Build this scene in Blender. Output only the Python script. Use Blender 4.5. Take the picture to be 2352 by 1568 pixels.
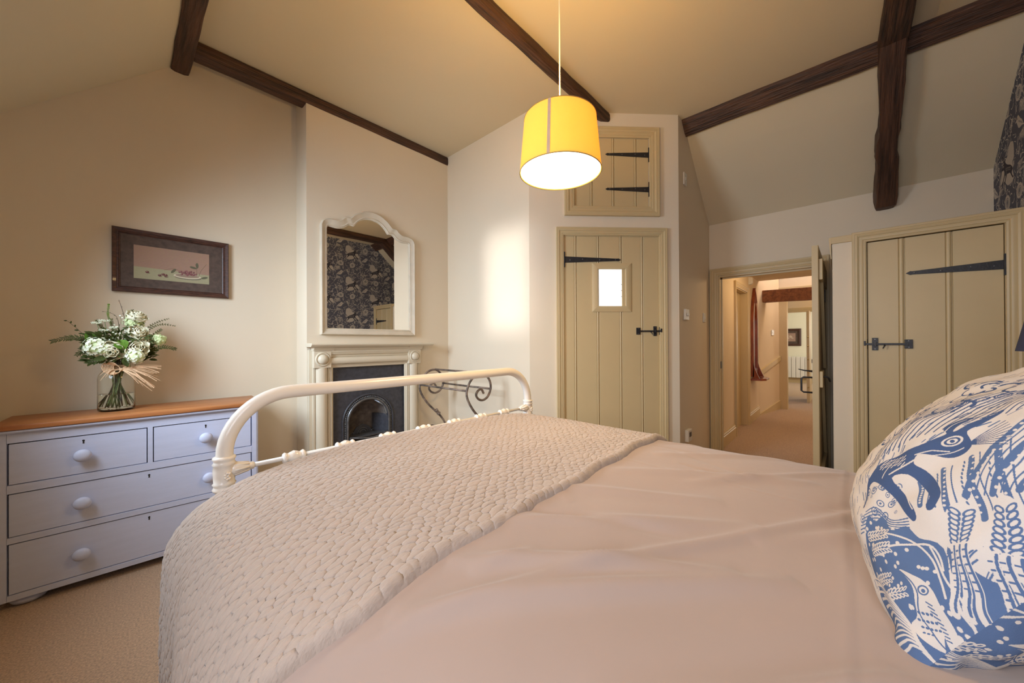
import bpy, bmesh, math, random
import numpy as np
from mathutils import Vector, Matrix, noise
from math import sin, cos, pi, radians, sqrt, atan2

random.seed(7)
for o in list(bpy.data.objects):
    bpy.data.objects.remove(o)
SC = bpy.context.scene
COL = SC.collection
EYE = 1.22            # camera height
CEIL = 3.12           # flat ceiling height
ANG = radians(42.686)  # camera heading from world +X (along the fireplace wall)

# ------------------------------------------------------------------ camera, world, big lights, exposure
cam_d = bpy.data.cameras.new('camera')
cam_d.sensor_width = 36.0
cam_d.lens = 822.78 / 2352 * 36.0
cam_d.clip_start = 0.02
cam = bpy.data.objects.new('camera', cam_d)
COL.objects.link(cam)
pitch, roll = 3.3356e-3, -4.78008e-3
fw = Vector((cos(ANG) * cos(pitch), sin(ANG) * cos(pitch), sin(pitch)))
rt = Vector((sin(ANG), -cos(ANG), 0))
up = rt.cross(fw)
rt2 = rt * cos(roll) + up * sin(roll)
up2 = up * cos(roll) - rt * sin(roll)
cam.matrix_world = Matrix(((rt2.x, up2.x, -fw.x, 0), (rt2.y, up2.y, -fw.y, 0), (rt2.z, up2.z, -fw.z, EYE), (0, 0, 0, 1)))
SC.camera = cam

W = bpy.data.worlds.new('world')
SC.world = W
W.use_nodes = True
W.node_tree.nodes['Background'].inputs[0].default_value = (0.62, 0.72, 0.9, 1)
W.node_tree.nodes['Background'].inputs[1].default_value = 0.6

def area(name, loc, rot, sx, sy, power, col, spread=180):
    l = bpy.data.lights.new(name, 'AREA')
    l.shape = 'RECTANGLE'; l.size = sx; l.size_y = sy; l.energy = power; l.color = col; l.spread = radians(spread)
    o = bpy.data.objects.new(name, l); o.location = loc; o.rotation_euler = rot
    COL.objects.link(o)
    return o
def point(name, loc, power, col, r=0.05):
    l = bpy.data.lights.new(name, 'POINT'); l.energy = power; l.color = col; l.shadow_soft_size = r
    o = bpy.data.objects.new(name, l); o.location = loc
    COL.objects.link(o)
    return o
# daylight through the front left window, plus a fill light added near the camera
area('daylight_window_front', (-0.60, 2.12, 1.74), (0, radians(-68), 0), 0.80, 0.78, 33, (0.68, 0.83, 1.0), 125)
area('daylight_window_front_beam', (-0.60, 2.14, 1.76), (0, radians(-90), 0), 0.86, 0.50, 0.95, (0.93, 0.96, 1.0), 8)
area('rear_fill_light', (-0.60, 0.10, 1.62), (0, radians(-80), 0), 1.05, 1.05, 20, (0.90, 0.92, 1.0), 160)  # unseen soft fill, added to brighten the bed and the right side

SC.view_settings.view_transform = 'Standard'
SC.view_settings.look = 'None'
SC.view_settings.exposure = 0.09
SC.view_settings.gamma = 1.0
SC.view_settings.use_curve_mapping = False

# ------------------------------------------------------------------ materials
MATS = {}
def mat(name, col, rough=0.6, var=0.06, scale=8.0, bump=0.0, bscale=60.0, metal=0.0, spec=0.5, stretch=(1, 1, 1), coat=0.0, sheen=0.0, detail=4.0, dark=None, bdist=0.002):
    m = bpy.data.materials.new(name); m.use_nodes = True
    nt = m.node_tree; b = nt.nodes['Principled BSDF']
    b.inputs['Roughness'].default_value = rough
    b.inputs['Metallic'].default_value = metal
    b.inputs['Specular IOR Level'].default_value = spec
    b.inputs['Coat Weight'].default_value = coat
    b.inputs['Sheen Weight'].default_value = sheen
    tc = nt.nodes.new('ShaderNodeTexCoord'); mp = nt.nodes.new('ShaderNodeMapping')
    mp.inputs['Scale'].default_value = stretch
    nt.links.new(tc.outputs['Object'], mp.inputs['Vector'])
    n = nt.nodes.new('ShaderNodeTexNoise'); n.inputs['Scale'].default_value = scale; n.inputs['Detail'].default_value = detail
    nt.links.new(mp.outputs[0], n.inputs['Vector'])
    r = nt.nodes.new('ShaderNodeValToRGB')
    c = Vector(col)
    lo = Vector(dark) if dark else c * (1 - var)
    hi = c if dark else c * (1 + var)
    r.color_ramp.elements[0].color = (*lo, 1); r.color_ramp.elements[1].color = (*hi, 1)
    r.color_ramp.elements[0].position = 0.3; r.color_ramp.elements[1].position = 0.7
    nt.links.new(n.outputs['Fac'], r.inputs['Fac'])
    nt.links.new(r.outputs['Color'], b.inputs['Base Color'])
    if bump:
        n2 = nt.nodes.new('ShaderNodeTexNoise'); n2.inputs['Scale'].default_value = bscale; n2.inputs['Detail'].default_value = 3
        nt.links.new(mp.outputs[0], n2.inputs['Vector'])
        bp = nt.nodes.new('ShaderNodeBump'); bp.inputs['Strength'].default_value = bump; bp.inputs['Distance'].default_value = bdist
        nt.links.new(n2.outputs['Fac'], bp.inputs['Height'])
        nt.links.new(bp.outputs['Normal'], b.inputs['Normal'])
    MATS[name] = m
    return m

M_wall = mat('cream_wall_paint', (0.76, 0.65, 0.495), 0.85, 0.015, 2.0, 0.10, 40, bdist=0.003)
M_ceil = mat('cream_ceiling_paint', (0.655, 0.56, 0.39), 0.9, 0.02, 1.5, 0.12, 30, bdist=0.003)
M_carp = mat('beige_carpet', (0.58, 0.38, 0.24), 0.98, 0.0, 150.0, 1.0, 260, dark=(0.30, 0.21, 0.145), spec=0.1, detail=3, bdist=0.004, sheen=0.2)
M_joinery = mat('stone_satin_paint', (0.59, 0.452, 0.245), 0.42, 0.02, 4.0, 0.05, 90)
M_mantel = mat('cream_eggshell_paint', (0.70, 0.61, 0.46), 0.4, 0.02, 5.0, 0.06, 60)
M_mirror_fr = mat('limed_cream_frame_paint', (0.66, 0.57, 0.44), 0.5, 0.07, 12.0, 0.15, 80, stretch=(1, 1, 1))
M_white_plastic = mat('white_plastic', (0.75, 0.72, 0.66), 0.35, 0.01, 5)
M_iron = mat('black_painted_iron', (0.022, 0.020, 0.022), 0.42, 0.25, 30, 0.3, 120)
M_cast = mat('black_leaded_cast_iron', (0.050, 0.050, 0.060), 0.40, 0.25, 40, 0.35, 220, spec=0.6)
M_castd = mat('polished_cast_iron', (0.17, 0.17, 0.175), 0.28, 0.3, 25, 0.3, 120, metal=0.6)
M_beam = mat('dark_oak_beam', (0.125, 0.055, 0.030), 0.58, 0.0, 11, 1.0, 26, stretch=(0.25, 4, 4), dark=(0.022, 0.011, 0.008), detail=10, bdist=0.012)
M_hallbeam = mat('red_brown_beam', (0.34, 0.12, 0.04), 0.6, 0.0, 9, 0.4, 40, stretch=(4, 0.3, 4), dark=(0.17, 0.055, 0.02), detail=6)
M_chest = mat('grey_chalk_paint', (0.53, 0.56, 0.71), 0.5, 0.03, 14, 0.15, 120, stretch=(0.4, 1, 3))
M_pine = mat('waxed_pine', (0.52, 0.215, 0.075), 0.36, 0.0, 6, 0.15, 60, stretch=(0.5, 6, 6), dark=(0.34, 0.115, 0.035), detail=7, spec=0.4)
M_dark = mat('dark_gap', (0.02, 0.016, 0.013), 0.9, 0.05)
M_bedw = mat('ivory_powder_coat', (0.78, 0.72, 0.64), 0.28, 0.01, 4, coat=0.3)
M_duvet = mat('taupe_pink_cotton', (0.375, 0.285, 0.24), 0.85, 0.03, 3.0, 0.25, 9, sheen=0.25, bdist=0.01, spec=0.2)
M_quilt = mat('mushroom_quilt_cotton', (0.415, 0.335, 0.28), 0.9, 0.05, 45.0, 0.5, 120, stretch=(1, 3.5, 1), sheen=0.3, bdist=0.0025, spec=0.15)
M_matt = mat('white_ticking', (0.8, 0.78, 0.74), 0.9, 0.02)
M_rack = mat('distressed_black_iron', (0.30, 0.22, 0.17), 0.6, 0.0, 14, 0.5, 60, dark=(0.03, 0.023, 0.02), stretch=(1, 1, 2.0), detail=6)
M_frame = mat('carved_dark_oak', (0.105, 0.040, 0.026), 0.42, 0.0, 40, 0.6, 90, stretch=(0.6, 3, 3), dark=(0.030, 0.014, 0.011), detail=6, coat=0.1)
M_mat_board = mat('mottled_brown_mount', (0.120, 0.078, 0.058), 0.8, 0.0, 40, 0, dark=(0.070, 0.046, 0.036), detail=8)
M_rose = mat('ivory_rose_petal', (0.80, 0.74, 0.52), 0.6, 0.08, 20, sheen=0.2)
M_vib = mat('pale_green_viburnum', (0.68, 0.76, 0.40), 0.7, 0.15, 60)
M_vibw = mat('white_viburnum_floret', (0.84, 0.86, 0.66), 0.7, 0.08, 60)
M_leaf = mat('bright_green_leaf', (0.10, 0.20, 0.022), 0.6, 0.3, 30, spec=.15)
M_leafd = mat('dark_green_foliage', (0.050, 0.062, 0.014), 0.65, 0.35, 30, spec=.12)
M_leafg = mat('grey_green_foliage', (0.105, 0.105, 0.038), 0.7, 0.35, 30, spec=.12)
M_twig = mat('brown_twig', (0.13, 0.08, 0.045), 0.7, 0.3, 60)
M_stem = mat('green_stem', (0.16, 0.20, 0.07), 0.5, 0.3, 60)
M_raffia = mat('natural_raffia', (0.72, 0.47, 0.27), 0.7, 0.2, 80, stretch=(4, 4, 1))
M_shade_navy = mat('navy_linen_shade', (0.030, 0.036, 0.085), 0.85, 0.1, 200)
M_mahog = mat('red_mahogany', (0.30, 0.065, 0.02), 0.25, 0.0, 12, 0.1, 40, stretch=(3, 3, 0.5), dark=(0.16, 0.03, 0.012), coat=0.3)
M_brass = mat('aged_brass', (0.55, 0.40, 0.18), 0.3, 0.1, 30, metal=1.0)
M_cord = mat('white_flex', (0.72, 0.64, 0.5), 0.5, 0.02)
M_white_room = mat('pale_yellow_wall_paint', (0.82, 0.78, 0.62), 0.85, 0.01, 2)
M_hallwall = mat('warm_cream_hall_paint', (0.74, 0.60, 0.42), 0.85, 0.015, 2)
M_tape = mat('shade_seam_tape', (0.62, 0.42, 0.28), 0.9, 0.05, 50)
M_soot = mat('sooty_firebrick', (0.16, 0.13, 0.11), 0.8, 0.4, 20, 0.5, 60)

def glass_mat(name, col=(1, 1, 1), rough=0.0, ior=1.45):
    m = bpy.data.materials.new(name); m.use_nodes = True
    b = m.node_tree.nodes['Principled BSDF']
    b.inputs['Base Color'].default_value = (*col, 1); b.inputs['Transmission Weight'].default_value = 1
    b.inputs['Roughness'].default_value = rough; b.inputs['IOR'].default_value = ior
    return m
M_glass = glass_mat('clear_glass', (0.97, 0.99, 0.97), 0.0, 1.35)
M_water = glass_mat('vase_water', (0.93, 0.95, 0.88), 0.0, 1.2)
M_silver = bpy.data.materials.new('mirror_silvering'); M_silver.use_nodes = True
_b = M_silver.node_tree.nodes['Principled BSDF']
_b.inputs['Base Color'].default_value = (0.86, 0.87, 0.85, 1); _b.inputs['Metallic'].default_value = 1; _b.inputs['Roughness'].default_value = 0.0

def emit_mat(name, col, st):
    m = bpy.data.materials.new(name); m.use_nodes = True
    b = m.node_tree.nodes['Principled BSDF']
    b.inputs['Base Color'].default_value = (*col, 1)
    b.inputs['Emission Color'].default_value = (*col, 1); b.inputs['Emission Strength'].default_value = st
    return m
M_diff = emit_mat('glowing_lamp_diffuser', (1.0, 0.93, 0.74), 3.2)
M_pane = emit_mat('emissive_frosted_pane', (0.86, 0.93, 1.0), 1.25)  # light from behind the pane is put in as its own emission
# shade fabric: glows with the bulb behind it and lets its light through
M_shade = bpy.data.materials.new('mustard_lampshade_cotton'); M_shade.use_nodes = True
nt = M_shade.node_tree; b = nt.nodes['Principled BSDF']
b.inputs['Base Color'].default_value = (0.85, 0.55, 0.10, 1); b.inputs['Roughness'].default_value = 0.9
b.inputs['Emission Color'].default_value = (1.0, 0.74, 0.16, 1); b.inputs['Emission Strength'].default_value = 0.16
tr = nt.nodes.new('ShaderNodeBsdfTranslucent'); tr.inputs[0].default_value = (1.0, 0.66, 0.20, 1)
mx = nt.nodes.new('ShaderNodeMixShader'); mx.inputs[0].default_value = 0.20
out = nt.nodes['Material Output']
nt.links.new(b.outputs[0], mx.inputs[1]); nt.links.new(tr.outputs[0], mx.inputs[2]); nt.links.new(mx.outputs[0], out.inputs[0])

# ------------------------------------------------------------------ printed patterns, drawn in code
class Canvas:
    def __init__(s, w, h, col, ys=None):
        s.w, s.H, s.h = w, h, ys or h
        s.a = np.empty((s.H, w, 3), dtype=np.float32); s.a[:] = col
    def _box(s, x0, y0, x1, y1):
        X0, X1 = max(0, int(x0) - 1), min(s.w, int(x1) + 2); Y0, Y1 = max(0, int(y0) - 1), min(s.H, int(y1) + 2)
        if X1 <= X0 or Y1 <= Y0: return None
        yy, xx = np.mgrid[Y0:Y1, X0:X1]
        return X0, X1, Y0, Y1, xx + .5, yy + .5
    def poly(s, pts, col):
        P = np.array(pts, dtype=float) * (s.w, s.h)
        b = s._box(P[:, 0].min(), P[:, 1].min(), P[:, 0].max(), P[:, 1].max())
        if b is None: return
        X0, X1, Y0, Y1, xx, yy = b
        ins = np.zeros(xx.shape, bool)
        for i in range(len(P)):
            (ax, ay), (bx, by) = P[i], P[i - 1]
            if ay == by: continue
            c = ((ay > yy) != (by > yy)) & (xx < (bx - ax) * (yy - ay) / (by - ay) + ax)
            ins ^= c
        s.a[Y0:Y1, X0:X1][ins] = col
    def ell(s, cx, cy, rx, ry, col, ang=0, ring=None):
        cx, cy, rx, ry = cx * s.w, cy * s.h, rx * s.w, ry * s.w
        R = max(rx, ry)
        b = s._box(cx - R, cy - R, cx + R, cy + R)
        if b is None: return
        X0, X1, Y0, Y1, xx, yy = b
        c, sn = cos(ang), sin(ang)
        u = ((xx - cx) * c + (yy - cy) * sn) / rx; v = (-(xx - cx) * sn + (yy - cy) * c) / ry
        d = u * u + v * v
        m = d < 1
        if ring: m &= d > ring
        s.a[Y0:Y1, X0:X1][m] = col
    def line(s, pts, w, col, w2=None):
        P = [(p[0] * s.w, p[1] * s.h) for p in pts]; w = w * s.w; w2 = w if w2 is None else w2 * s.w
        n = len(P) - 1
        for i in range(n):
            (ax, ay), (bx, by) = P[i], P[i + 1]
            wa = w + (w2 - w) * i / n; wb = w + (w2 - w) * (i + 1) / n; ww = max(wa, wb)
            b = s._box(min(ax, bx) - ww, min(ay, by) - ww, max(ax, bx) + ww, max(ay, by) + ww)
            if b is None: continue
            X0, X1, Y0, Y1, xx, yy = b
            dx, dy = bx - ax, by - ay; L = dx * dx + dy * dy + 1e-9
            t = np.clip(((xx - ax) * dx + (yy - ay) * dy) / L, 0, 1)
            d = np.hypot(xx - ax - t * dx, yy - ay - t * dy)
            s.a[Y0:Y1, X0:X1][d < (wa + (wb - wa) * t) / 2] = col
    def image(s, name):
        im = bpy.data.images.new(name, s.w, s.H)
        px = np.ones((s.H, s.w, 4), dtype=np.float32); px[..., :3] = s.a
        im.pixels.foreach_set(px.ravel()); im.update(); im.pack()
        return im
def smooth(pts, n=6, closed=False):
    P = [Vector(p) for p in pts]; out = []
    N = len(P); rng = range(N if closed else N - 1)
    for i in rng:
        p0 = P[(i - 1) % N] if closed or i else P[0]; p1 = P[i]; p2 = P[(i + 1) % N]; p3 = P[(i + 2) % N] if closed or i + 2 < N else P[-1]
        for k in range(n):
            t = k / n
            out.append(0.5 * ((2 * p1) + (-p0 + p2) * t + (2 * p0 - 5 * p1 + 4 * p2 - p3) * t * t + (-p0 + 3 * p1 - 3 * p2 + p3) * t ** 3))
    if not closed: out.append(P[-1])
    return out
HARE = [(0, .30), (.03, .38), (.10, .44), (.20, .50), (.34, .55), (.46, .60), (.56, .66), (.62, .72), (.64, .80), (.66, .90), (.70, .99), (.73, .98), (.725, .88), (.72, .78), (.76, .84), (.84, .95), (.93, 1.0), (.90, .90), (.82, .80), (.78, .73),
        (.84, .70), (.90, .64), (.96, .60), (.95, .55), (.88, .53), (.80, .53), (.74, .48), (.72, .40), (.78, .30), (.88, .20), (.98, .14), (.97, .10), (.88, .13), (.76, .22), (.66, .32), (.62, .28), (.68, .16), (.78, .05), (.75, .02), (.64, .10), (.54, .24), (.46, .30),
        (.34, .28), (.22, .26), (.12, .16), (.02, .06), (-.06, .02), (-.07, .06), (.02, .14), (.06, .22)]
def hare(c, ox, oy, s, dark, light, asp=1.0, mir=False, eye=True):
    T = lambda x, y: (ox + (s - x * s if mir else x * s), oy + y * s * asp)
    c.poly([T(p.x, p.y) for p in smooth(HARE, 4, True)], dark)
    if eye:
        ex, ey = T(.81, .645); c.ell(ex, ey, s * .034, s * .034, light); c.ell(ex, ey, s * .024, s * .024, dark); c.ell(ex, ey, s * .014, s * .014, light)
    c.line([T(.68, .80), T(.695, .92)], s * .012, light); c.line([T(.79, .80), T(.87, .92)], s * .010, light)
    for k in range(9):
        x = .16 + k * .045; c.line([T(x, .43 + .01 * k), T(x + .035, .40 + .012 * k)], s * .009, light)
        c.line([T(x + .01, .36 + .012 * k), T(x + .05, .345 + .012 * k)], s * .006, light)
    for k in range(5):
        c.line([T(.93, .565), T(.93 + .17 * cos(.9 - k * .4), .565 + .17 * sin(.9 - k * .4))], s * .006, dark)
    c.line([T(.60, .52), T(.55, .40), T(.57, .30)], s * .010, light)
def wheat(c, x, y, L, ang, col, n=6, w=.010):
    dx, dy = cos(ang), sin(ang)
    c.line([(x, y), (x + dx * L * 2.2, y + dy * L * 2.2)], w * .35, col)
    for k in range(n):
        px, py = x + dx * L * (1.2 + k / n), y + dy * L * (1.2 + k / n)
        for s_ in (-1, 1):
            qx, qy = px - dy * s_ * w * 1.1, py + dx * s_ * w * 1.1
            c.ell(qx, qy, L / n * .62, w * .62, col, ang + s_ * .45)
def bird(c, x, y, s, dark, light, mir=1):
    T = lambda a, b: (x + mir * a * s, y + b * s)
    c.poly([T(p.x, p.y) for p in smooth([(0, .55), (.12, .72), (.3, .78), (.45, .66), (.6, .5), (.78, .38), (.95, .15), (1.1, -.05), (.9, .02), (.7, .05), (.5, .04), (.3, .12), (.18, .3)], 4, True)], light)
    c.line([T(p.x, p.y) for p in smooth([(0, .55), (.12, .72), (.3, .78), (.45, .66), (.6, .5), (.78, .38), (.95, .15), (1.1, -.05), (.9, .02), (.7, .05), (.5, .04), (.3, .12), (.18, .3), (0, .55)], 4)], s * .03, dark)
    c.poly([T(0.04, .6), T(-.16, .52), T(.04, .50)], light)
    ex, ey = T(.2, .62); c.ell(ex, ey, s * .05, s * .05, dark); c.ell(ex, ey, s * .022, s * .022, light)
    for k in range(6):
        c.line([T(.3 + k * .09, .52 - k * .05), T(.36 + k * .09, .40 - k * .05), T(.45 + k * .09, .44 - k * .06)], s * .022, dark)
    c.line([T(.35, .1), T(.33, -.15)], s * .02, dark); c.line([T(.5, .06), T(.5, -.15)], s * .02, dark)

def wallpaper_image():
    dk, lt = (0.125, 0.128, 0.165), (0.60, 0.55, 0.49)
    c = Canvas(1024, 646, dk, 1024); R = random.Random(3); HT = 646 / 1024
    def tile(ox, oy):
        for k in range(210):
            x, y = ox + R.uniform(-.01, .51), oy + R.uniform(-.01, HT); a = R.uniform(0, 6.28); L = R.uniform(.02, .055)
            cu = R.uniform(-2.6, 2.6); pts = []
            for t in range(7):
                pts.append((x, y)); x += L / 5 * cos(a); y += L / 5 * sin(a); a += cu / 6
            c.line(pts, R.uniform(.0032, .0075), lt)
        for g in range(9):
            gx, gy, a = ox + R.uniform(0, .44), oy + R.uniform(0, HT - .05), R.uniform(.5, 1.3)
            for k in range(10):
                c.line([(gx + k * .008, gy + R.uniform(-.01, .01)), (gx + k * .008 + .05 * cos(a), gy + .05 * sin(a))], .0036, lt)
        for gx, gy in ((.09, .40), (.36, .07)):
            c.ell(ox + gx, oy + gy, .056, .052, dk)
            for r in (.055, .042, .030, .018, .008):
                c.ell(ox + gx, oy + gy, r, r * .9, lt, R.uniform(0, 3), ring=.62)
        c.line([(p.x, p.y) for p in smooth([(ox + .22, oy + .02), (ox + .16, oy + .15), (ox + .21, oy + .28), (ox + .15, oy + .42), (ox + .20, oy + .60)], 6)], .012, lt)
        c.line([(p.x, p.y) for p in smooth([(ox + .22, oy + .02), (ox + .16, oy + .15), (ox + .21, oy + .28), (ox + .15, oy + .42), (ox + .20, oy + .60)], 6)], .004, dk)
        c.ell(ox + .10, oy + .20, .085, .07, dk)
        bird(c, ox + .04, oy + .16, .13, dk, lt, 1)
        bird(c, ox + .44, oy + .44, .09, lt, dk, -1)
        hx, hy = ox + .24, oy + .20
        c.poly([(hx - .02 + p.x * .26, hy - .015 + p.y * .26) for p in smooth([(0, .2), (.2, .62), (.6, .8), (.7, 1.02), (1.0, 1.0), (1.05, .6), (.9, .45), (1.02, .05), (.6, .0), (.3, .2)], 4, True)], lt)
        hare(c, hx, hy, .225, (0.070, 0.068, 0.084), lt, 1.0, True)
        for k in range(7): c.ell(ox + .06 + k * .022, oy + .53, .006, .012, lt, .4)
        wheat(c, ox + .43, oy + .50, .05, 1.2, lt, 5, .009)
    for ox, oy in ((0, 0), (.5, -HT / 2), (.5, HT / 2)):
        tile(ox, oy)
    return c.image('wallpaper_print')

def cushion_image():
    bl, wh, bd = (0.085, 0.138, 0.255), (0.58, 0.525, 0.475), (0.052, 0.088, 0.185)
    c = Canvas(1400, 1400, wh); R = random.Random(11)
    q = lambda x, y: (.152 + x / 1990, .920 - y / 1990)
    P = lambda L: [q(*p) for p in L]
    SM = lambda L, n=5, cl=True: [(p.x, p.y) for p in smooth(P(L), n, cl)]
    k_ = 1 / 1990
    # scattered cut marks over the cream ground
    for n_ in range(1700):
        x, y = R.uniform(-300, 1690), R.uniform(-150, 1830); a = 1.15 + .5 * sin(x * .006) + R.uniform(-.15, .15); L = R.uniform(18, 60)
        c.line(P([(x, y), (x + L * cos(a), y - L * sin(a))]), R.uniform(3, 7) * k_, bl if y > 350 else bd)
    # fans of long cuts at the top
    for n_ in range(34):
        x = 250 + n_ * 30; c.line(P([(x, 520 - n_ * 9), (x + 60, 380 - n_ * 8), (x + 190, 180 - n_ * 4)]), 6 * k_, bd)
    for n_ in range(12):
        x, y = 420 + n_ * 52, 330 - n_ * 22
        for r in (26, 17, 8): c.ell(*q(x, y), r * k_, r * k_ * .6, bd, .6, ring=.6)
    # clearing then columns of dotted cut lines to the right of the hare
    c.poly(SM([(380, 560), (560, 470), (780, 440), (1100, 250), (1500, 300), (1500, 1000), (900, 900), (700, 920), (560, 840), (430, 700)]), wh)
    for n_ in range(30):
        x0 = 600 + n_ * 30; top = 640 - n_ * 14; bot = 760 + n_ * 8
        pts = [(x0, top), (x0 + 14, (top + bot) / 2), (x0 + 26 + n_ * 2, bot)]
        if n_ % 3 == 0:
            c.line(SM(pts, 5, False), 22 * k_, bl)
            for d in range(9):
                f = d / 9; c.ell(*q(x0 + 6 + 18 * f, top + (bot - top) * f), 5 * k_, 5 * k_, wh)
        elif n_ % 3 == 1:
            c.line(SM(pts, 5, False), 5 * k_, bl)
        else:
            for d in range(12):
                f = d / 12; y_ = top + (bot - top) * f; c.line(P([(x0 + 6 + 18 * f, y_), (x0 + 9 + 18 * f, y_ + 9)]), 6 * k_, bl)
    for n_ in range(26):
        x0 = 860 + n_ * 26; c.line(SM([(x0 - 90, 720), (x0 - 20, 560), (x0 + 90, 380), (x0 + 170, 240)], 5, False), (5 if n_ % 3 else 22) * k_, bl)
        if n_ % 3 == 0:
            for d in range(14): c.ell(*q(x0 - 75 + 15 * d, 700 - 30 * d), 6 * k_, 6 * k_, wh)
    for n_ in range(90):       # leafy swirls of the upper ground
        x, y = R.uniform(150, 1300), R.uniform(-60, 330) ; a = R.uniform(0, 6.28); cu = R.choice((-1, 1)) * R.uniform(1.5, 4.5); pts = []
        if y > 420 - .28 * x: continue
        for t in range(8): pts.append((x, y)); x += 11 * cos(a); y -= 11 * sin(a); a += cu / 7
        c.line(P(pts), R.uniform(6, 13) * k_, bd)
    # curls left of the hare
    c.poly(SM([(250, 860), (300, 700), (380, 615), (440, 640), (520, 740), (600, 860), (480, 850), (380, 790)]), wh)
    for n_ in range(24):
        x, y = R.uniform(290, 520), R.uniform(650, 800); r = R.uniform(9, 22)
        c.ell(*q(x, y), r * k_, r * k_ * .75, bl, R.uniform(0, 3), ring=.55); c.ell(*q(x, y), r * .3 * k_, r * .25 * k_, bl)
    for n_ in range(7):
        c.line(SM([(330 - n_ * 12, 760 + n_ * 16), (400, 745 + n_ * 15), (470, 800 + n_ * 10), (560, 800 + n_ * 12)], 5, False), 5 * k_, bl)
    # blue field with dots
    c.poly(SM([(255, 1000), (300, 860), (345, 780), (385, 805), (430, 785), (480, 850), (545, 830), (600, 880), (690, 920), (705, 1100), (750, 1230), (700, 1290), (600, 1300), (500, 1240), (400, 1150), (300, 1060)], 4), bl)
    c.poly(SM([(700, 930), (760, 980), (850, 1030), (930, 960), (960, 700), (1060, 560), (1300, 420), (1600, 700), (1500, 1300), (1100, 1700), (820, 1600), (600, 1700), (380, 1500), (250, 1250), (270, 1060), (420, 1170), (600, 1290), (740, 1260)], 4), bl)
    for n_ in range(60): c.ell(*q(R.uniform(960, 1300), R.uniform(560, 1300)), 7 * k_, 7 * k_, wh)
    for n_ in range(70):
        x, y = R.uniform(300, 690), R.uniform(800, 1160)
        if y > 790 + .28 * (x - 300): c.ell(*q(x, y), 8 * k_, 8 * k_, wh)
    for n_ in range(16): c.ell(*q(R.uniform(690, 860), R.uniform(1120, 1300)), 8 * k_, 8 * k_, wh)
    def ear(x, y, L, ang, col, inner, big=1.0):
        dx, dy = cos(ang), -sin(ang)
        for m in range(7):
            f = m / 6; cx_, cy_ = x + dx * L * f, y + dy * L * f; r = (17 - 8 * abs(f - .4)) * big
            for s_ in (-1, 1):
                ex, ey = cx_ + dy * s_ * 13 * big, cy_ - dx * s_ * 13 * big
                c.ell(*q(ex, ey), r * 1.25 * k_, r * .62 * k_, col, ang + s_ * .5); c.ell(*q(ex, ey), r * .7 * k_, r * .22 * k_, inner, ang + s_ * .5)
    for x, y, L, a in ((330, 872, 125, .03), (350, 940, 115, .12), (290, 1052, 140, .05), (380, 1128, 140, .20)): ear(x, y, L, a, wh, bl)
    for pts in ([(460, 868), (560, 890), (640, 960), (690, 1110)], [(465, 925), (560, 905), (650, 915), (680, 1000)], [(640, 915), (690, 1040), (740, 1120), (735, 1220), (700, 1280)]):
        c.line(SM(pts, 6, False), 8 * k_, wh)
    # large wheat, blue outlined
    for x, y, h in ((755, 840, 130), (880, 850, 165), (1010, 830, 150)):
        c.poly(SM([(x - 46, y + h * .55), (x - 40, y - h * .4), (x, y - h * .72), (x + 44, y - h * .4), (x + 48, y + h * .55), (x + 10, y + h * .75)]), wh)
        for m in range(7):
            for s_ in (-1, 1):
                yy = y + h * .5 - m * h / 6.4; c.ell(*q(x + s_ * 18, yy), 21 * k_, 12 * k_, bl, s_ * .8); c.ell(*q(x + s_ * 18, yy), 13 * k_, 6 * k_, wh, s_ * .8)
        for s_ in (-34, 0, 34):
            c.line(P([(x + s_ * .7, y + h * .6), (x + s_ - 10, y + h + 190)]), 24 * k_, wh); c.line(P([(x + s_ * .7 + 5, y + h * .6), (x + s_ - 5, y + h + 180)]), 8 * k_, bl)
            for d in range(6): c.line(P([(x + s_ * .8 - 12, y + h * .75 + d * 24), (x + s_ * .8 - 4, y + h * .75 + d * 24)]), 6 * k_, bl)
    # bird
    B = [(495, 1010), (560, 1030), (610, 1052), (650, 1100), (680, 1180), (690, 1260), (680, 1300), (655, 1300), (640, 1240), (630, 1300), (560, 1280), (500, 1225), (545, 1180), (560, 1110), (545, 1060)]
    c.poly(SM(B, 4), wh)
    c.line(SM([(500, 1018), (555, 1060), (575, 1110), (560, 1180), (590, 1230), (640, 1290)], 5, False), 6 * k_, bl)
    c.ell(*q(600, 1086), 24 * k_, 20 * k_, bl); c.ell(*q(600, 1086), 17 * k_, 14 * k_, wh); c.ell(*q(600, 1088), 9 * k_, 8 * k_, bl)
    for m in range(9): c.line(P([(606 + m * 5, 1130 + m * 15), (630 + m * 4, 1142 + m * 14)]), 5 * k_, bl)
    for m in range(18): c.ell(*q(540 + (m % 5) * 18 + (m // 5) * 6, 1170 + (m // 5) * 24), 7 * k_, 5 * k_, bl)
    # wavy bands and plants near the lower corner
    for m in range(12):
        c.line(SM([(230 + m * 12, 1030 + m * 30), (300 + m * 14, 1050 + m * 26), (360 + m * 12, 1100 + m * 20), (430 + m * 10, 1150 + m * 16), (500 + m * 8, 1230 + m * 12)], 5, False), 13 * k_, wh)
        c.line(SM([(236 + m * 12, 1036 + m * 30), (306 + m * 14, 1056 + m * 26), (366 + m * 12, 1106 + m * 20), (436 + m * 10, 1156 + m * 16)], 5, False), 4 * k_, bl)
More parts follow.
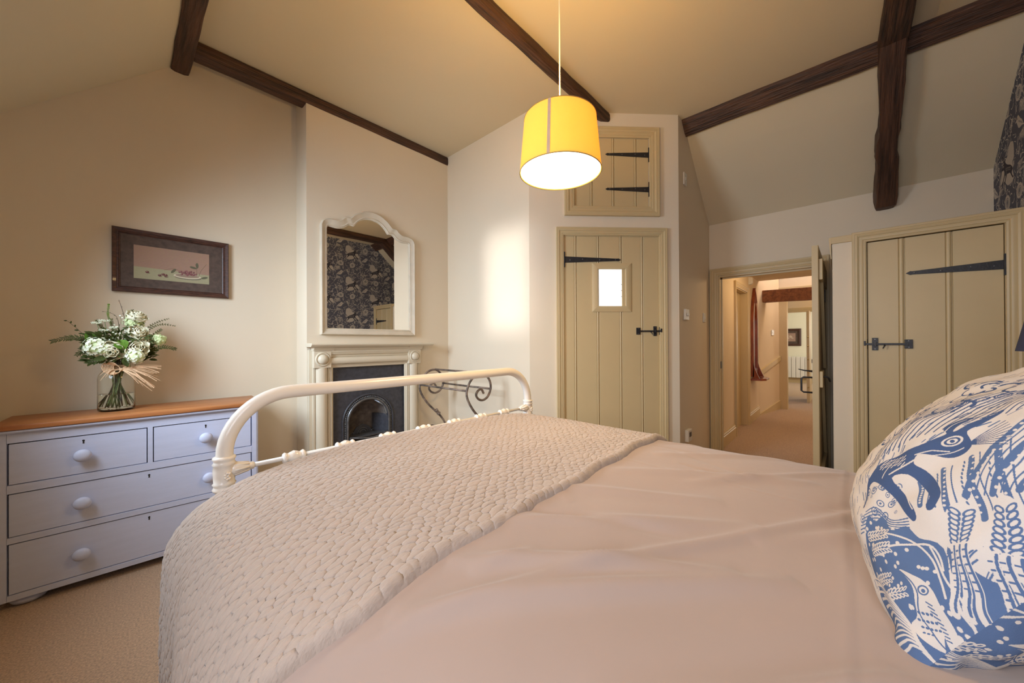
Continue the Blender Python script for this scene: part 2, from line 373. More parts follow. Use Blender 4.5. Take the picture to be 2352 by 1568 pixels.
    for pts in ([(850, 1130), (840, 1280), (870, 1400), (960, 1560)], [(850, 1130), (990, 1120), (1100, 1180)], [(910, 1200), (905, 1330)], [(700, 1290), (780, 1370), (830, 1410)], [(940, 1400), (1040, 1480)], [(1000, 1200), (1080, 1330), (1200, 1400)]):
        c.line(SM(pts, 6, False), 20 * k_, wh)
        for d in range(4):
            x, y = pts[0][0] + (pts[-1][0] - pts[0][0]) * d / 4, pts[0][1] + (pts[-1][1] - pts[0][1]) * d / 4
            c.line(P([(x, y), (x + 34, y - 16)]), 8 * k_, wh)
    # the hare, on top
    H = [(300, 720), (330, 620), (380, 555), (440, 510), (520, 490), (600, 478), (655, 446), (690, 425), (672, 395), (700, 352), (738, 335), (756, 348), (722, 396), (712, 420), (735, 412), (775, 372), (832, 322), (836, 332), (795, 395), (758, 428),
         (768, 468), (772, 500), (742, 532), (700, 542), (645, 525), (600, 520), (585, 560), (622, 590), (662, 640), (694, 705), (682, 772), (660, 785), (650, 760), (652, 715), (612, 662), (560, 606), (492, 618), (540, 690), (590, 755), (604, 800), (585, 815), (560, 792), (500, 712), (440, 650), (400, 622), (372, 618), (335, 650), (312, 730)]
    c.poly(SM(H, 3), bd)
    c.ell(*q(710, 466), 36 * k_, 22 * k_, wh, .3); c.ell(*q(710, 466), 27 * k_, 16 * k_, bd, .3); c.ell(*q(710, 466), 18 * k_, 11 * k_, wh, .3); c.ell(*q(710, 466), 8 * k_, 7 * k_, bd)
    c.line(SM([(682, 412), (702, 375), (735, 350)], 5, False), 5 * k_, wh)
    for m in range(9): c.line(P([(760, 488), (760 + 140 * cos(.75 - m * .13), 488 - 140 * sin(.75 - m * .13))]), 3.5 * k_, bd)
    for m in range(24): c.line(P([(420 + (m % 8) * 16, 520 + (m // 8) * 18 + (m % 3) * 5), (434 + (m % 8) * 16, 512 + (m // 8) * 18)]), 5 * k_, wh)
    for m in range(10): c.line(P([(480 + m * 11, 600 - m * 6), (500 + m * 11, 592 - m * 6)]), 6 * k_, wh)
    c.line(P([(590, 520), (650, 505), (700, 512)]), 5 * k_, wh); c.line(SM([(640, 530), (700, 520), (745, 500)], 4, False), 4 * k_, wh)
    c.line(SM([(500, 625), (550, 700), (590, 770)], 4, False), 5 * k_, wh); c.line(P([(480, 545), (440, 610)]), 5 * k_, wh)
    return c.image('cushion_print')

def still_life_image():
    c = Canvas(640, 360, (0.36, 0.225, 0.165)); R = random.Random(5)
    for k in range(1500):
        x, y = R.uniform(0, 1), R.uniform(.35, 1); v = R.uniform(.93, 1.07)
        c.line([(x, y), (x + .02, y + .012)], .004, (0.36 * v, (0.215 + .03 * y) * v, 0.155 * v))
    c.poly([(0, 0), (1, 0), (1, .30), (.5, .33), (0, .36)], (0.36, 0.33, 0.20))
    for k in range(500):
        x, y = R.uniform(0, 1), R.uniform(0, .31); v = R.uniform(.9, 1.1)
        c.line([(x, y), (x + .03, y)], .004, (0.36 * v, 0.33 * v, 0.20 * v))
    c.ell(.70, .155, .185, .035, (0.17, 0.14, 0.10)); c.ell(.69, .20, .19, .045, (0.58, 0.50, 0.36)); c.ell(.69, .215, .165, .032, (0.30, 0.22, 0.16))
    for k in range(60):
        a = R.uniform(0, 6.28); r = R.uniform(0, 1); x = .69 + .13 * r * cos(a); y = .27 + .075 * r * sin(a) + .03
        v = R.uniform(.7, 1.2); c.ell(x, y, .015, .014, (0.20 * v, 0.075 * v, 0.075 * v)); c.ell(x - .004, y + .008, .005, .004, (0.48, 0.30, 0.27))
    for x, y in ((.165, .215), (.32, .15), (.365, .19), (.40, .14), (.40, .17)):
        c.ell(x + .01, y - .03, .025, .008, (0.22, 0.19, 0.12)); c.ell(x, y, .024, .019, (0.14, 0.055, 0.05)); c.ell(x - .006, y + .012, .007, .005, (0.45, 0.3, 0.25))
    for pts in ([(.38, .33), (.5, .40), (.6, .34)], [(.85, .22), (.88, .42), (.96, .66)], [(.82, .3), (.82, .5), (.8, .62)]):
        c.line([(p.x, p.y) for p in smooth([(a, b) for a, b in pts], 5)], .005, (0.16, 0.10, 0.07))
    for (x, y, a) in ((.77, .50, 2.9), (.825, .58, 1.6), (.93, .20, .3), (.5, .33, .9)):
        c.ell(x, y, .05, .020, (0.13, 0.12, 0.075), a)
    return c.image('still_life_print')

def floral_image():
    c = Canvas(256, 256, (0.36, 0.24, 0.19)); R = random.Random(9)
    for k in range(14):
        x, y = R.uniform(.2, .8), R.uniform(.35, .7)
        for j in range(5):
            c.ell(x + .04 * cos(j * 1.26), y + .04 * sin(j * 1.26), .03, .022, (0.62, 0.5, 0.4), j)
        c.ell(x, y, .015, .015, (0.3, 0.16, 0.1))
    return c.image('floral_print')

def img_mat(name, img, rough=0.85, bump=0.15, bscale=500, coord='UV', scale=(1, 1, 1)):
    m = bpy.data.materials.new(name); m.use_nodes = True
    nt = m.node_tree; b = nt.nodes['Principled BSDF']; b.inputs['Roughness'].default_value = rough
    b.inputs['Specular IOR Level'].default_value = 0.2
    tc = nt.nodes.new('ShaderNodeTexCoord'); mp = nt.nodes.new('ShaderNodeMapping'); mp.inputs['Scale'].default_value = scale
    nt.links.new(tc.outputs[coord], mp.inputs['Vector'])
    t = nt.nodes.new('ShaderNodeTexImage'); t.image = img; t.extension = 'REPEAT'
    nt.links.new(mp.outputs[0], t.inputs['Vector']); nt.links.new(t.outputs['Color'], b.inputs['Base Color'])
    if bump:
        n2 = nt.nodes.new('ShaderNodeTexNoise'); n2.inputs['Scale'].default_value = bscale
        nt.links.new(tc.outputs['Object'], n2.inputs['Vector'])
        bp = nt.nodes.new('ShaderNodeBump'); bp.inputs['Strength'].default_value = bump; bp.inputs['Distance'].default_value = 0.001
        nt.links.new(n2.outputs['Fac'], bp.inputs['Height']); nt.links.new(bp.outputs['Normal'], b.inputs['Normal'])
    return m
def linearise(im):   # the colours above are linear light values
    im.colorspace_settings.name = 'Linear Rec.709'
    return im
M_paper = img_mat('woodcut_wallpaper', linearise(wallpaper_image()), 0.9, 0)
M_cush = img_mat('woodcut_linen_print', linearise(cushion_image()), 0.85, 0.3, 900)
M_still = img_mat('still_life_paper', linearise(still_life_image()), 0.6, 0)
M_floral = img_mat('floral_paper', linearise(floral_image()), 0.6, 0)

# ------------------------------------------------------------------ object helpers
def tag(o, label=None, cat=None, group=None, kind=None):
    if label: o['label'] = label
    if cat: o['category'] = cat
    if group: o['group'] = group
    if kind: o['kind'] = kind
    return o
def empty(name, loc=(0, 0, 0), rz=0.0, parent=None):
    o = bpy.data.objects.new(name, None); o.empty_display_size = 0.05
    o.location = loc; o.rotation_euler = (0, 0, rz); o.parent = parent
    COL.objects.link(o)
    return o
class MB:
    def __init__(s): s.v = []; s.f = []; s.uv = []
    def add(s, vs, fs):
        n = len(s.v); s.v += [tuple(v) for v in vs]; s.f += [tuple(i + n for i in f) for f in fs]; return s
    def box(s, x0, x1, y0, y1, z0, z1):
        return s.add([(x, y, z) for z in (z0, z1) for y in (y0, y1) for x in (x0, x1)],
                     [(0, 2, 3, 1), (4, 5, 7, 6), (0, 1, 5, 4), (2, 6, 7, 3), (0, 4, 6, 2), (1, 3, 7, 5)])
    def bbox(s, x0, x1, y0, y1, z0, z1, r=0.004):      # box with chamfered edges
        bm = bmesh.new(); bmesh.ops.create_cube(bm, size=1)
        bmesh.ops.transform(bm, matrix=Matrix.Translation(((x0 + x1) / 2, (y0 + y1) / 2, (z0 + z1) / 2)) @ Matrix.Diagonal((x1 - x0, y1 - y0, z1 - z0, 1)), verts=bm.verts)
        bmesh.ops.bevel(bm, geom=bm.edges, offset=r, segments=2, affect='EDGES', profile=.5)
        return s.bm(bm)
    def bm(s, bm, M=None):
        bm.verts.index_update()
        vs = [(M @ v.co if M else v.co) for v in bm.verts]
        s.add(vs, [[v.index for v in f.verts] for f in bm.faces]); bm.free(); return s
    def prism(s, pts, d0, d1, axis='z'):               # polygon extruded along an axis
        n = len(pts)
        def P(a, b, d): return {'z': (a, b, d), 'y': (a, d, b), 'x': (d, a, b)}[axis]
        return s.add([P(a, b, d0) for a, b in pts] + [P(a, b, d1) for a, b in pts],
                     [tuple(range(n))[::-1], tuple(range(n, 2 * n))] + [(i, (i + 1) % n, n + (i + 1) % n, n + i) for i in range(n)])
    def tube(s, path, r, seg=10, closed=False, cap=True, flat=None):
        P = [Vector(p) for p in path]; n = len(P); base = len(s.v)
        R = r if isinstance(r, (list, tuple)) else [r] * n
        T = []
        for i in range(n):
            a = P[(i - 1) % n] if closed else P[max(i - 1, 0)]; b = P[(i + 1) % n] if closed else P[min(i + 1, n - 1)]
            d = (b - a); T.append(d.normalized() if d.length > 1e-9 else Vector((0, 0, 1)))
        N = T[0].orthogonal().normalized() if flat is None else (Vector(flat) - T[0] * T[0].dot(Vector(flat))).normalized()
        for i in range(n):
            N = (N - T[i] * N.dot(T[i])).normalized(); B = T[i].cross(N)
            for k in range(seg):
                a = 2 * pi * k / seg; s.v.append(tuple(P[i] + (N * cos(a) + B * sin(a)) * R[i]))
        for i in range(n if closed else n - 1):
            j = (i + 1) % n
            for k in range(seg):
                s.f.append((base + i * seg + k, base + i * seg + (k + 1) % seg, base + j * seg + (k + 1) % seg, base + j * seg + k))
        if cap and not closed:
            s.f.append(tuple(base + k for k in range(seg))[::-1]); s.f.append(tuple(base + (n - 1) * seg + k for k in range(seg)))
        return s
    def lathe(s, prof, M=None, seg=24, cap=True):      # prof: (radius, height) along local z
        base = len(s.v); n = len(prof); M = M or Matrix.Identity(4)
        for r, z in prof:
            for k in range(seg):
                a = 2 * pi * k / seg; s.v.append(tuple(M @ Vector((r * cos(a), r * sin(a), z))))
        for i in range(n - 1):
            for k in range(seg):
                s.f.append((base + i * seg + k, base + i * seg + (k + 1) % seg, base + (i + 1) * seg + (k + 1) % seg, base + (i + 1) * seg + k))
        if cap:
            s.f.append(tuple(base + k for k in range(seg))[::-1]); s.f.append(tuple(base + (n - 1) * seg + k for k in range(seg)))
        return s
    def ball(s, c, r, seg=10, ring=6, M=None):
        pr = [(max(1e-4, r * sin(pi * i / ring)), -r * cos(pi * i / ring)) for i in range(ring + 1)]
        return s.lathe(pr, Matrix.Translation(c) @ (M or Matrix.Identity(4)), seg, False)
    def build(s, name, m, parent=None, sm=False, bev=0, loc=None, rz=None, angle=None):
        me = bpy.data.meshes.new(name); me.from_pydata(s.v, [], s.f); me.materials.append(m)
        bm = bmesh.new(); bm.from_mesh(me); bmesh.ops.recalc_face_normals(bm, faces=bm.faces); bm.to_mesh(me); bm.free()
        if sm: 
            me.shade_smooth()
            if angle is not None: me.set_sharp_from_angle(angle=radians(angle))
        o = bpy.data.objects.new(name, me); COL.objects.link(o)
        if parent: o.parent = parent
        if loc: o.location = loc
        if rz is not None: o.rotation_euler = (0, 0, rz)
        if bev:
            md = o.modifiers.new('bevel', 'BEVEL'); md.width = bev; md.segments = 2; md.limit_method = 'ANGLE'
        return o
ROTX = Matrix.Rotation(radians(90), 4, 'X')      # lathe axis z -> -y (towards the room)
ROTY = Matrix.Rotation(radians(90), 4, 'Y')
def mitred_frame(x0, x1, z0, z1, prof, y=0.0, bottom=False, name='architrave', m=None, parent=None):
    """moulding swept round an opening; prof = (distance outwards, proud of wall) list; room is at -y"""
    mb = MB()
    cor = [(x0, z0, -1, -1), (x0, z1, -1, 1), (x1, z1, 1, 1), (x1, z0, 1, -1)]
    n = len(prof); segs = 4 if bottom else 3
    for a in range(segs):
        A = cor[a]; B = cor[(a + 1) % 4]; vs = []
        for k, C in enumerate((A, B)):
            for d, p in prof:
                sz = C[3] if bottom or C[3] > 0 else 0
                vs.append((C[0] + C[2] * d, y - p, C[1] + sz * d))
        mb.add(vs, [(i, (i + 1) % n, n + (i + 1) % n, n + i) for i in range(n)] + [tuple(range(n))[::-1], tuple(range(n, 2 * n))])
    return mb.build(name, m or M_joinery, parent, sm=True, angle=25)
def arch_prof(w, d):
    return [(0, 0), (0, d * .45), (w * .12, d * .55), (w * .2, d * .5), (w * .22, d * .62), (w * .36, d * .74), (w * .5, d * .70), (w * .53, d * .84), (w * .66, d * .98), (w * .78, d * .92), (w * .80, d), (w * .97, d), (w, d * .9), (w, 0)]
def planks(x0, x1, z0, z1, cuts, parent, m, t=0.018, y=0.0, bead=0.020, hole=None):
    """vertical matchboard; each board carries a bead on its right edge; front face at y"""
    xs = [x0] + list(cuts) + [x1]
    for i in range(len(xs) - 1):
        a, b = xs[i], xs[i + 1]; last = i == len(xs) - 2
        a += bead / 2 if i else 0
        b2 = b + (bead / 2 if not last else 0)
        pr = [(a, y + t), (a, y + .002), (a + .002, y)]
        if last: pr += [(b - .002, y), (b, y + .002), (b, y + t)]
        else:
            g = b2 - bead
            pr += [(g - .003, y), (g, y + .006)]
            for k in range(1, 6):
                th = pi * k / 6; pr.append((g + bead / 2 - .002 - (bead / 2 - .003) * cos(th), y + .005 - .008 * sin(th)))
            pr += [(b2 - .004, y + .006), (b2 - .001, y + .006), (b2 - .001, y + t)]
        spans = [(z0, z1)]
        if hole and a < hole[1] and b2 > hole[0]:
            if a >= hole[0] - .03 and b2 <= hole[1] + .03:
                spans = [(z0, hole[2]), (hole[3], z1)]
        for za, zb in spans:
            MB().prism(pr, za, zb, 'z').build('plank', m, parent, sm=True, angle=40)
def tee_hinge(xp, z, L, parent, y=0.0, dirn=1, H=0.115, h0=0.040, h1=0.015):
    """strap from pivot xp reaching dirn*L"""
    hg = empty('tee_hinge', (xp, y, z), 0, parent)
    mb = MB(); n = 8
    pts = [(0, h0 / 2), (dirn * L * .93, h1 / 2), (dirn * L * .95, h1 / 2 * 1.2), (dirn * L, 0), (dirn * L * .95, -h1 / 2 * 1.2), (dirn * L * .93, -h1 / 2), (0, -h0 / 2)]
    mb.prism(pts, -.006, -.001, 'y').build('strap', M_iron, hg, bev=.001)
    mb = MB(); mb.box(-dirn * .030 if dirn > 0 else .0, 0 if dirn > 0 else .030, -.005, -.001, -H / 2, H / 2)
    mb.lathe([(.0065, -H / 2), (.0065, H / 2)], Matrix.Translation((0, -.007, 0)), 10)
    mb.build('pivot_plate', M_iron, hg)
    mb = MB()
    for k, f in enumerate((.10, .32, .62, .9)):
        mb.lathe([(.0045, 0), (.004, .002), (.001, .003)], Matrix.Translation((dirn * L * f, -.006, (.006 if k % 2 else -.004) * (1 - f))) @ ROTX, 8)
    mb.build('rivet', M_castd, hg)['kind'] = 'stuff'
    return hg
def suffolk_latch(xk, z, L, parent, y=0.0, dirn=-1):
    """keep plate at xk, bar running dirn*L"""
    g = empty('latch', (xk, y, z), 0, parent)
    mb = MB(); mb.box(-.013, .013, -.004, -.0005, -.032, .032)
    mb.prism([(-.006, -.006), (.006, -.006), (.004, -.022), (-.004, -.022)], -.01, .02, 'z')
    mb.build('keep', M_iron, g, bev=.001)
    MB().box(min(0, dirn * L), max(0, dirn * L), -.014, -.007, -.006, .006).build('latch_bar', M_iron, g, bev=.001)
    MB().box(dirn * .048 - .014, dirn * .048 + .014, -.005, -.0005, -.040, .040).box(dirn * .048 - .006, dirn * .048 + .006, -.02, -.004, -.014, .014).build('guide_plate', M_iron, g, bev=.001)
    MB().box(dirn * L - .017, dirn * L + .017, -.006, -.0005, -.028, .028).build('pivot_plate', M_iron, g, bev=.001)
    MB().tube([(dirn * .09, -.01, -.004), (dirn * .09, -.028, -.010), (dirn * .082, -.032, -.028)], [.004, .004, .003], 8).build('thumb_lift', M_iron, g, sm=True)
    mb = MB()
    for px, hz in ((0, .024), (dirn * .048, .031), (dirn * L, .020)):
        for s_ in (-1, 1): mb.lathe([(.004, 0), (.003, .002)], Matrix.Translation((px, -.005, s_ * hz)) @ ROTX, 8)
    mb.build('screw', M_castd, g)['kind'] = 'stuff'
    return g
def struct(o): o['kind'] = 'structure'; return o

# ------------------------------------------------------------------ setting: floor, walls, ceiling
YA, XRET, YB, XC = 3.198, 0.936, 2.967, 2.253
P0, P1 = Vector((2.253, 1.881)), Vector((3.150, 1.001))
YF, XE, YW, XL = 1.001, 4.085, -0.776, -0.56
KN = 2.425   # right wall plate height
struct(MB().box(XL - .3, XE, YW - .1, YA + .1, -.1, 0).build('floor', M_carp))
struct(MB().box(XL - .12, XRET, YA, YA + .12, 0, CEIL).build('wall_back', M_wall))
# chimney breast with the fireplace opening
FX0, FX1 = 1.105, 1.748
br = MB().box(XRET, FX0 + .06, YB, YA + .12, 0, CEIL).box(FX1 - .06, XC + .12, YB, YA + .12, 0, CEIL).box(FX0 + .06, FX1 - .06, YB, YA + .12, .86, CEIL)
struct(br.build('wall_chimney_breast', M_wall))
struct(MB().prism([(XC, YB), (XC + .12, YB), (XC + .12, P0.y + .02), (XC, P0.y)], 0, CEIL, 'z').build('wall_alcove', M_wall))
# diagonal closet wall in its own frame (x along the wall, y into it)
DA = atan2(P1.y - P0.y, P1.x - P0.x); DL = (P1 - P0).length
dw = MB()
for b_ in ((0, .283, 0, CEIL), (1.087, DL, 0, CEIL), (.283, 1.087, 2.105, 2.34), (.283, .373, 2.34, 2.915), (1.004, 1.087, 2.34, 2.915), (.283, 1.087, 2.915, CEIL)):
    dw.box(b_[0], b_[1], 0, .10, b_[2], b_[3])
dwo = struct(dw.build('wall_diagonal', M_wall)); dwo.location = (P0.x, P0.y, 0); dwo.rotation_euler = (0, 0, DA)
struct(MB().box(P1.x, XE, YF, YF + .10, 0, CEIL).build('wall_side', M_wall))
# doorway wall, opening y .150-.925, z 0-1.885
DZ = 1.885
struct(MB().box(XE, XE + .12, .922, YF + .1, 0, CEIL).box(XE, XE + .12, YW - .1, .150, 0, CEIL).box(XE, XE + .12, .150, .922, DZ, CEIL).build('wall_right', M_wall))
# left wall with the front window and an added opening for the rear fill, y .45-.65... in two bays
lw = MB()
WIN = [(-.45, .65, 1.02, 2.20), (1.72, 2.52, 1.24, 2.20)]
ys = [YW - .1, -.45, .65, 1.72, 2.52, YA + .12]
for a, b_ in ((ys[0], ys[1]), (ys[2], ys[3]), (ys[4], ys[5])): lw.box(XL - .22, XL, a, b_, 0, 2.7)
for y0, y1, z0, z1 in WIN: lw.box(XL - .22, XL, y0, y1, 0, z0).box(XL - .22, XL, y0, y1, z1, 2.7)
struct(lw.build('wall_left', M_wall))
for n_, (y0, y1, z0, z1) in enumerate(WIN):
    w_ = struct(empty('window_%d' % (n_ + 1), (XL - .20, (y0 + y1) / 2, z0)))  # the first one is made up to frame the rear fill
    hw, hh = (y1 - y0) / 2, z1 - z0
    f_ = MB().box(0, .05, -hw, hw, 0, .05).box(0, .05, -hw, hw, hh - .05, hh).box(0, .05, -hw, -hw + .05, .05, hh - .05).box(0, .05, hw - .05, hw, .05, hh - .05)
    f_.box(.01, .04, -.012, .012, .05, hh - .05)
    f_.build('window_frame', M_white_plastic, w_)
    MB().box(.05, .225, -hw, hw, -.02, .0).build('window_sill', M_white_plastic, w_)
# wallpapered gable wall, uv in metres
me = bpy.data.meshes.new('wall_front')
vs = [(XL, YW, 0), (XE, YW, 0), (XE, YW, CEIL), (XL, YW, CEIL), (XL, YW - .1, 0), (XE, YW - .1, 0), (XE, YW - .1, CEIL), (XL, YW - .1, CEIL)]
me.from_pydata(vs, [], [(1, 0, 3, 2), (4, 5, 6, 7), (0, 1, 5, 4), (3, 7, 6, 2), (0, 4, 7, 3), (1, 2, 6, 5)])
uvl = me.uv_layers.new(name='uv')
for lp in me.loops:
    v = vs[lp.vertex_index]; uvl.data[lp.index].uv = (-v[0] / .92, v[2] / .58)
me.materials.append(M_paper)
wf = bpy.data.objects.new('wall_front', me); COL.objects.link(wf); struct(wf)
# ceiling: flat middle, sloping sides
LX, RX = 0.312, 3.30
struct(MB().box(LX, RX + .0, YW - .1, YA + .12, CEIL, CEIL + .12).build('ceiling', M_ceil))
zl = CEIL - (LX - (XL - .25)) * .94
struct(MB().prism([(LX, CEIL), (XL - .25, zl), (XL - .25, zl + .15), (LX, CEIL + .12)], YW - .1, YA + .12, 'y').build('ceiling_slope_left', M_ceil))
# right slope with the slightly sagging curve the plaster has
sl = [(RX, CEIL), (3.332, 3.10), (3.54, 2.895), (3.781, 2.680), (XE + .02, KN - .030)]
struct(MB().prism(sl + [(XE + .12, KN - .03), (XE + .12, CEIL + .12), (RX, CEIL + .12)], YW - .1, YF + .1, 'y').build('ceiling_slope_right', M_ceil))
# closet behind the diagonal wall
struct(MB().box(XC + .12, XE + .12, YA, YA + .1, 0, CEIL).box(RX + .01, XE + .12, YF + .1, YA, CEIL, CEIL + .1).build('wall_closet', M_wall))

# ------------------------------------------------------------------ beams
def beam(name, L, w, h, loc, rot, label, seed=0, seg=26, wob=.006, taper=None, end=None):
    """local x length, y width (0..w), z height (0..h), edges adzed by noise"""
    mb = MB(); ny, nz = 5, 5; rings = []
    per = [(j / (ny - 1), 0) for j in range(ny)] + [(1, k / (nz - 1)) for k in range(1, nz)] + [(1 - j / (ny - 1), 1) for j in range(1, ny)] + [(0, 1 - k / (nz - 1)) for k in range(1, nz - 1)]
    n = len(per)
    for i in range(seg + 1):
        t = i / seg; sc = taper(t) if taper else (1, 1, 0, 0)
        for (a, b_) in per:
            ca = .012
            yy = a * w; zz = b_ * h
            if a in (0, 1) and b_ in (0, 1): yy += ca * (1 if a == 0 else -1) * .5; zz += ca * (1 if b_ == 0 else -1) * .5
            y = (yy - w / 2) * sc[0] + w / 2 + sc[2]; z = (zz - h) * sc[1] + h + sc[3]
            q = Vector((t * L * 3, y * 9, z * 9 + seed * 7.3)); q2 = Vector((t * L * 12, y * 5 + 3, z * 5 + seed))
            d = noise.noise(q) * wob + noise.noise(q2) * wob * .5
            y += d; z += noise.noise(q + Vector((5, 5, 5))) * wob if b_ < .99 else 0
            mb.v.append((t * L, y, z))
    for i in range(seg):
        for k in range(n):
            mb.f.append((i * n + k, i * n + (k + 1) % n, (i + 1) * n + (k + 1) % n, (i + 1) * n + k))
    mb.f.append(tuple(range(n))); mb.f.append(tuple(range(seg * n, seg * n + n)))
    o = mb.build(name, M_beam, None, sm=True, angle=35)
    o.location = loc; o.rotation_euler = rot
    return tag(o, label, 'beam')
# along the fireplace wall, between ridge-side purlin and alcove
beam('ceiling_beam', XC - .285, .115, .088, (.285, YB - .012, CEIL - .085), (0, 0, 0), 'dark oak beam running along the top of the fireplace wall', 1, wob=.004)
# middle beam
beam('ceiling_beam', 2.73 - .31, .078, .078, (.31, 1.404, CEIL - .075), (0, 0, 0), 'dark oak beam crossing the ceiling behind the yellow pendant lamp', 2, wob=.006)
# beam along y on the left, ending at back wall
beam('ceiling_beam', YA + .70, .10, .11, (.205, YA + .0, CEIL - .115), (0, 0, radians(-90)), 'dark oak purlin at top left, running overhead towards the camera', 3, wob=.010)
bpy.context.view_layer.update()
# right purlin (along y)
beam('purlin', YF + .02 - (YW), .165, .075, (3.345, YW, 3.012), (0, 0, 0), 'long dark oak purlin running along the sloping ceiling on the right', 4, wob=.007)
bpy.data.objects['purlin'].matrix_world = Matrix(((0, -.728, .686, 3.345), (1, 0, 0, YW), (0, .686, .728, 3.012), (0, 0, 0, 1)))
# truss on the right: tie along the ceiling then principal rafter down the slope
beam('tie_beam', 3.22 - .30, .13, .10, (.30, -.305, CEIL - .10), (0, 0, 0), 'dark oak tie beam overhead, joining the rafter at the top right', 5, wob=.008)
sx, sz = XE - RX, KN - CEIL; sa = atan2(-sz, sx)
def tp(t):
    k = 1 - max(0, (t - .90) / .10) ** 2 * .45
    return (k * (1 + .08 * sin(t * 9)), 1 - max(0, t - .93) / .07 * .5, -.012 * t + (.012 if .5 < t < .62 else 0), 0)
beam('rafter', 1.36, .118, .165, (3.078, -.300, 3.095), (0, sa, 0), 'upright dark oak rafter with rounded foot on the right sloping ceiling', 6, wob=.009, taper=tp)

# ------------------------------------------------------------------ diagonal wall doors
D1 = struct(empty('door_1', (P0.x, P0.y, 0), DA))
mitred_frame(.283, 1.087, 0, 2.103, arch_prof(.062, .024), 0, name='architrave', parent=D1)
MB().box(.283, .289, 0, .09, 0, 2.103).box(1.081, 1.087, 0, .09, 0, 2.103).box(.283, 1.087, 0, .09, 2.097, 2.103).build('door_lining', M_joinery, D1)
planks(.289, 1.081, .01, 2.096, (.383, .571, .762, .942), D1, M_joinery, .02, .004, hole=(.568, .797, 1.518, 1.824))
tee_hinge(.289, 1.902, .475, D1, .004, 1, H=.125, h0=.052, h1=.020)
suffolk_latch(1.095, 1.311, .19, D1, .0, -1)
mitred_frame(.568, .799, 1.520, 1.826, [(0, 0), (0, .008), (.004, .012), (.036, .012), (.048, .008), (.048, 0)], .004, True, 'vision_frame', M_joinery, D1)
MB().box(.566, .801, .012, .016, 1.518, 1.828).build('window_pane', M_pane, D1)
MB().lathe([(.004, 0), (.003, .002)], Matrix.Translation((.770, .011, 1.60)) @ ROTX, 8).lathe([(.004, 0), (.003, .002)], Matrix.Translation((.770, .011, 1.65)) @ ROTX, 8).lathe([(.004, 0), (.003, .002)], Matrix.Translation((.770, .011, 1.70)) @ ROTX, 8).build('pane_screw', M_castd, D1)['kind'] = 'stuff'
D2 = struct(empty('door_2', (P0.x, P0.y, 0), DA))
mitred_frame(.373, 1.004, 2.343, 2.913, arch_prof(.082, .028), 0, True, 'architrave', parent=D2)
planks(.375, 1.002, 2.345, 2.911, (.520, .703, .892), D2, M_joinery, .02, .004)
for z_ in (2.778, 2.490): tee_hinge(1.006, z_, .370, D2, .004, -1, H=.12, h0=.044, h1=.018)
area('closet_light', (P0.x + .9, P0.y + .3, 2.2), (0, 0, 0), .5, .5, 4, (1, .9, .8))

# ------------------------------------------------------------------ doorway, its open door leaf
D3 = struct(empty('door_3', (XE, 0, 0), radians(-90)))   # local x = -world y, local y = into hall
mitred_frame(-.922, -.150, 0, DZ, arch_prof(.072, .026), 0, name='architrave', parent=D3)
MB().box(-.922, -.906, 0, .12, 0, DZ).box(-.166, -.150, 0, .12, 0, DZ).box(-.906, -.166, 0, .12, DZ - .016, DZ).box(-.906, -.894, .045, .06, 0, DZ - .016).box(-.906, -.166, .045, .06, DZ - .03, DZ - .016).build('door_lining', M_joinery, D3)
MB().box(-.906, -.902, .004, .034, .95, 1.02).build('strike_plate', M_iron, D3)
# leaf swung ninety degrees into the room, lying along +x
lf = struct(empty('door_4', (XE - .012, .150, 0), radians(180) - .012))
# leaf local x from the hinge into the room; local y: room's left side is -y
LW = .72
xs_ = [0, .14, .29, .44, .59, LW]
for i in range(5):
    MB().prism([(xs_[i], -.001), (xs_[i] + .003, .003), (xs_[i + 1] - .003, .003), (xs_[i + 1], -.001), (xs_[i + 1], .033), (xs_[i + 1] - .003, .036), (xs_[i] + .003, .036), (xs_[i], .033)], .012, 1.905, 'z').build('plank', M_joinery, lf)
for z0_ in (.16, 1.66): MB().bbox(.03, LW - .02, .036, .058, z0_, z0_ + .15, .004).build('ledge', M_joinery, lf)
MB().bbox(LW - .17, LW - .01, .036, .056, .89, 1.005, .004).build('ledge', M_joinery, lf)
for z0_, z1_ in ((.31, 1.0), (1.0, 1.66)):
    MB().prism([(.06, z0_), (.17, z0_), (LW - .19, z1_), (LW - .30, z1_)], .036, .054, 'y').build('brace', M_joinery, lf)
for z_ in (1.60, .45):
    MB().box(-.005, .10, .042, .047, z_ - .05, z_ + .05).lathe([(.008, -.055), (.008, .055)], Matrix.Translation((-.004, .045, z_)), 10).box(-.006, .008, -.03, .04, z_ - .04, z_ + .04).build('hinge', M_iron, lf)
g = MB().tube(smooth([(LW - .05, .04, .965), (LW - .05, .07, .965), (LW - .06, .085, .955), (LW - .11, .09, .93)], 4), .006, 8); g.lathe([(.018, 0), (.018, .006)], Matrix.Translation((LW - .05, .046, .965)) @ ROTX, 12); g.build('lever_handle', M_iron, lf, sm=True)
MB().tube([(LW - .06, 0, .955), (LW - .06, -.055, .955), (LW - .06, -.068, .945), (LW - .06, -.068, .855), (LW - .06, -.055, .845), (LW - .06, 0, .845)], .0065, 8).build('pull_handle', M_iron, lf, sm=True)
MB().tube([(LW - .06, -.0, 1.0), (LW - .06, -.05, 1.005), (LW - .06, -.085, 1.013)], [.008, .005, .003], 8).build('thumb_latch', M_iron, lf, sm=True)

# ------------------------------------------------------------------ built-in cupboard on the right
XK = 3.30
CB = tag(empty('built_in_cupboard', (XK, .048, 0), radians(-90)), 'stone painted built-in cupboard with boarded door, beside the open doorway', 'cupboard')
CW = .048 - YW - .002; CT = 1.885
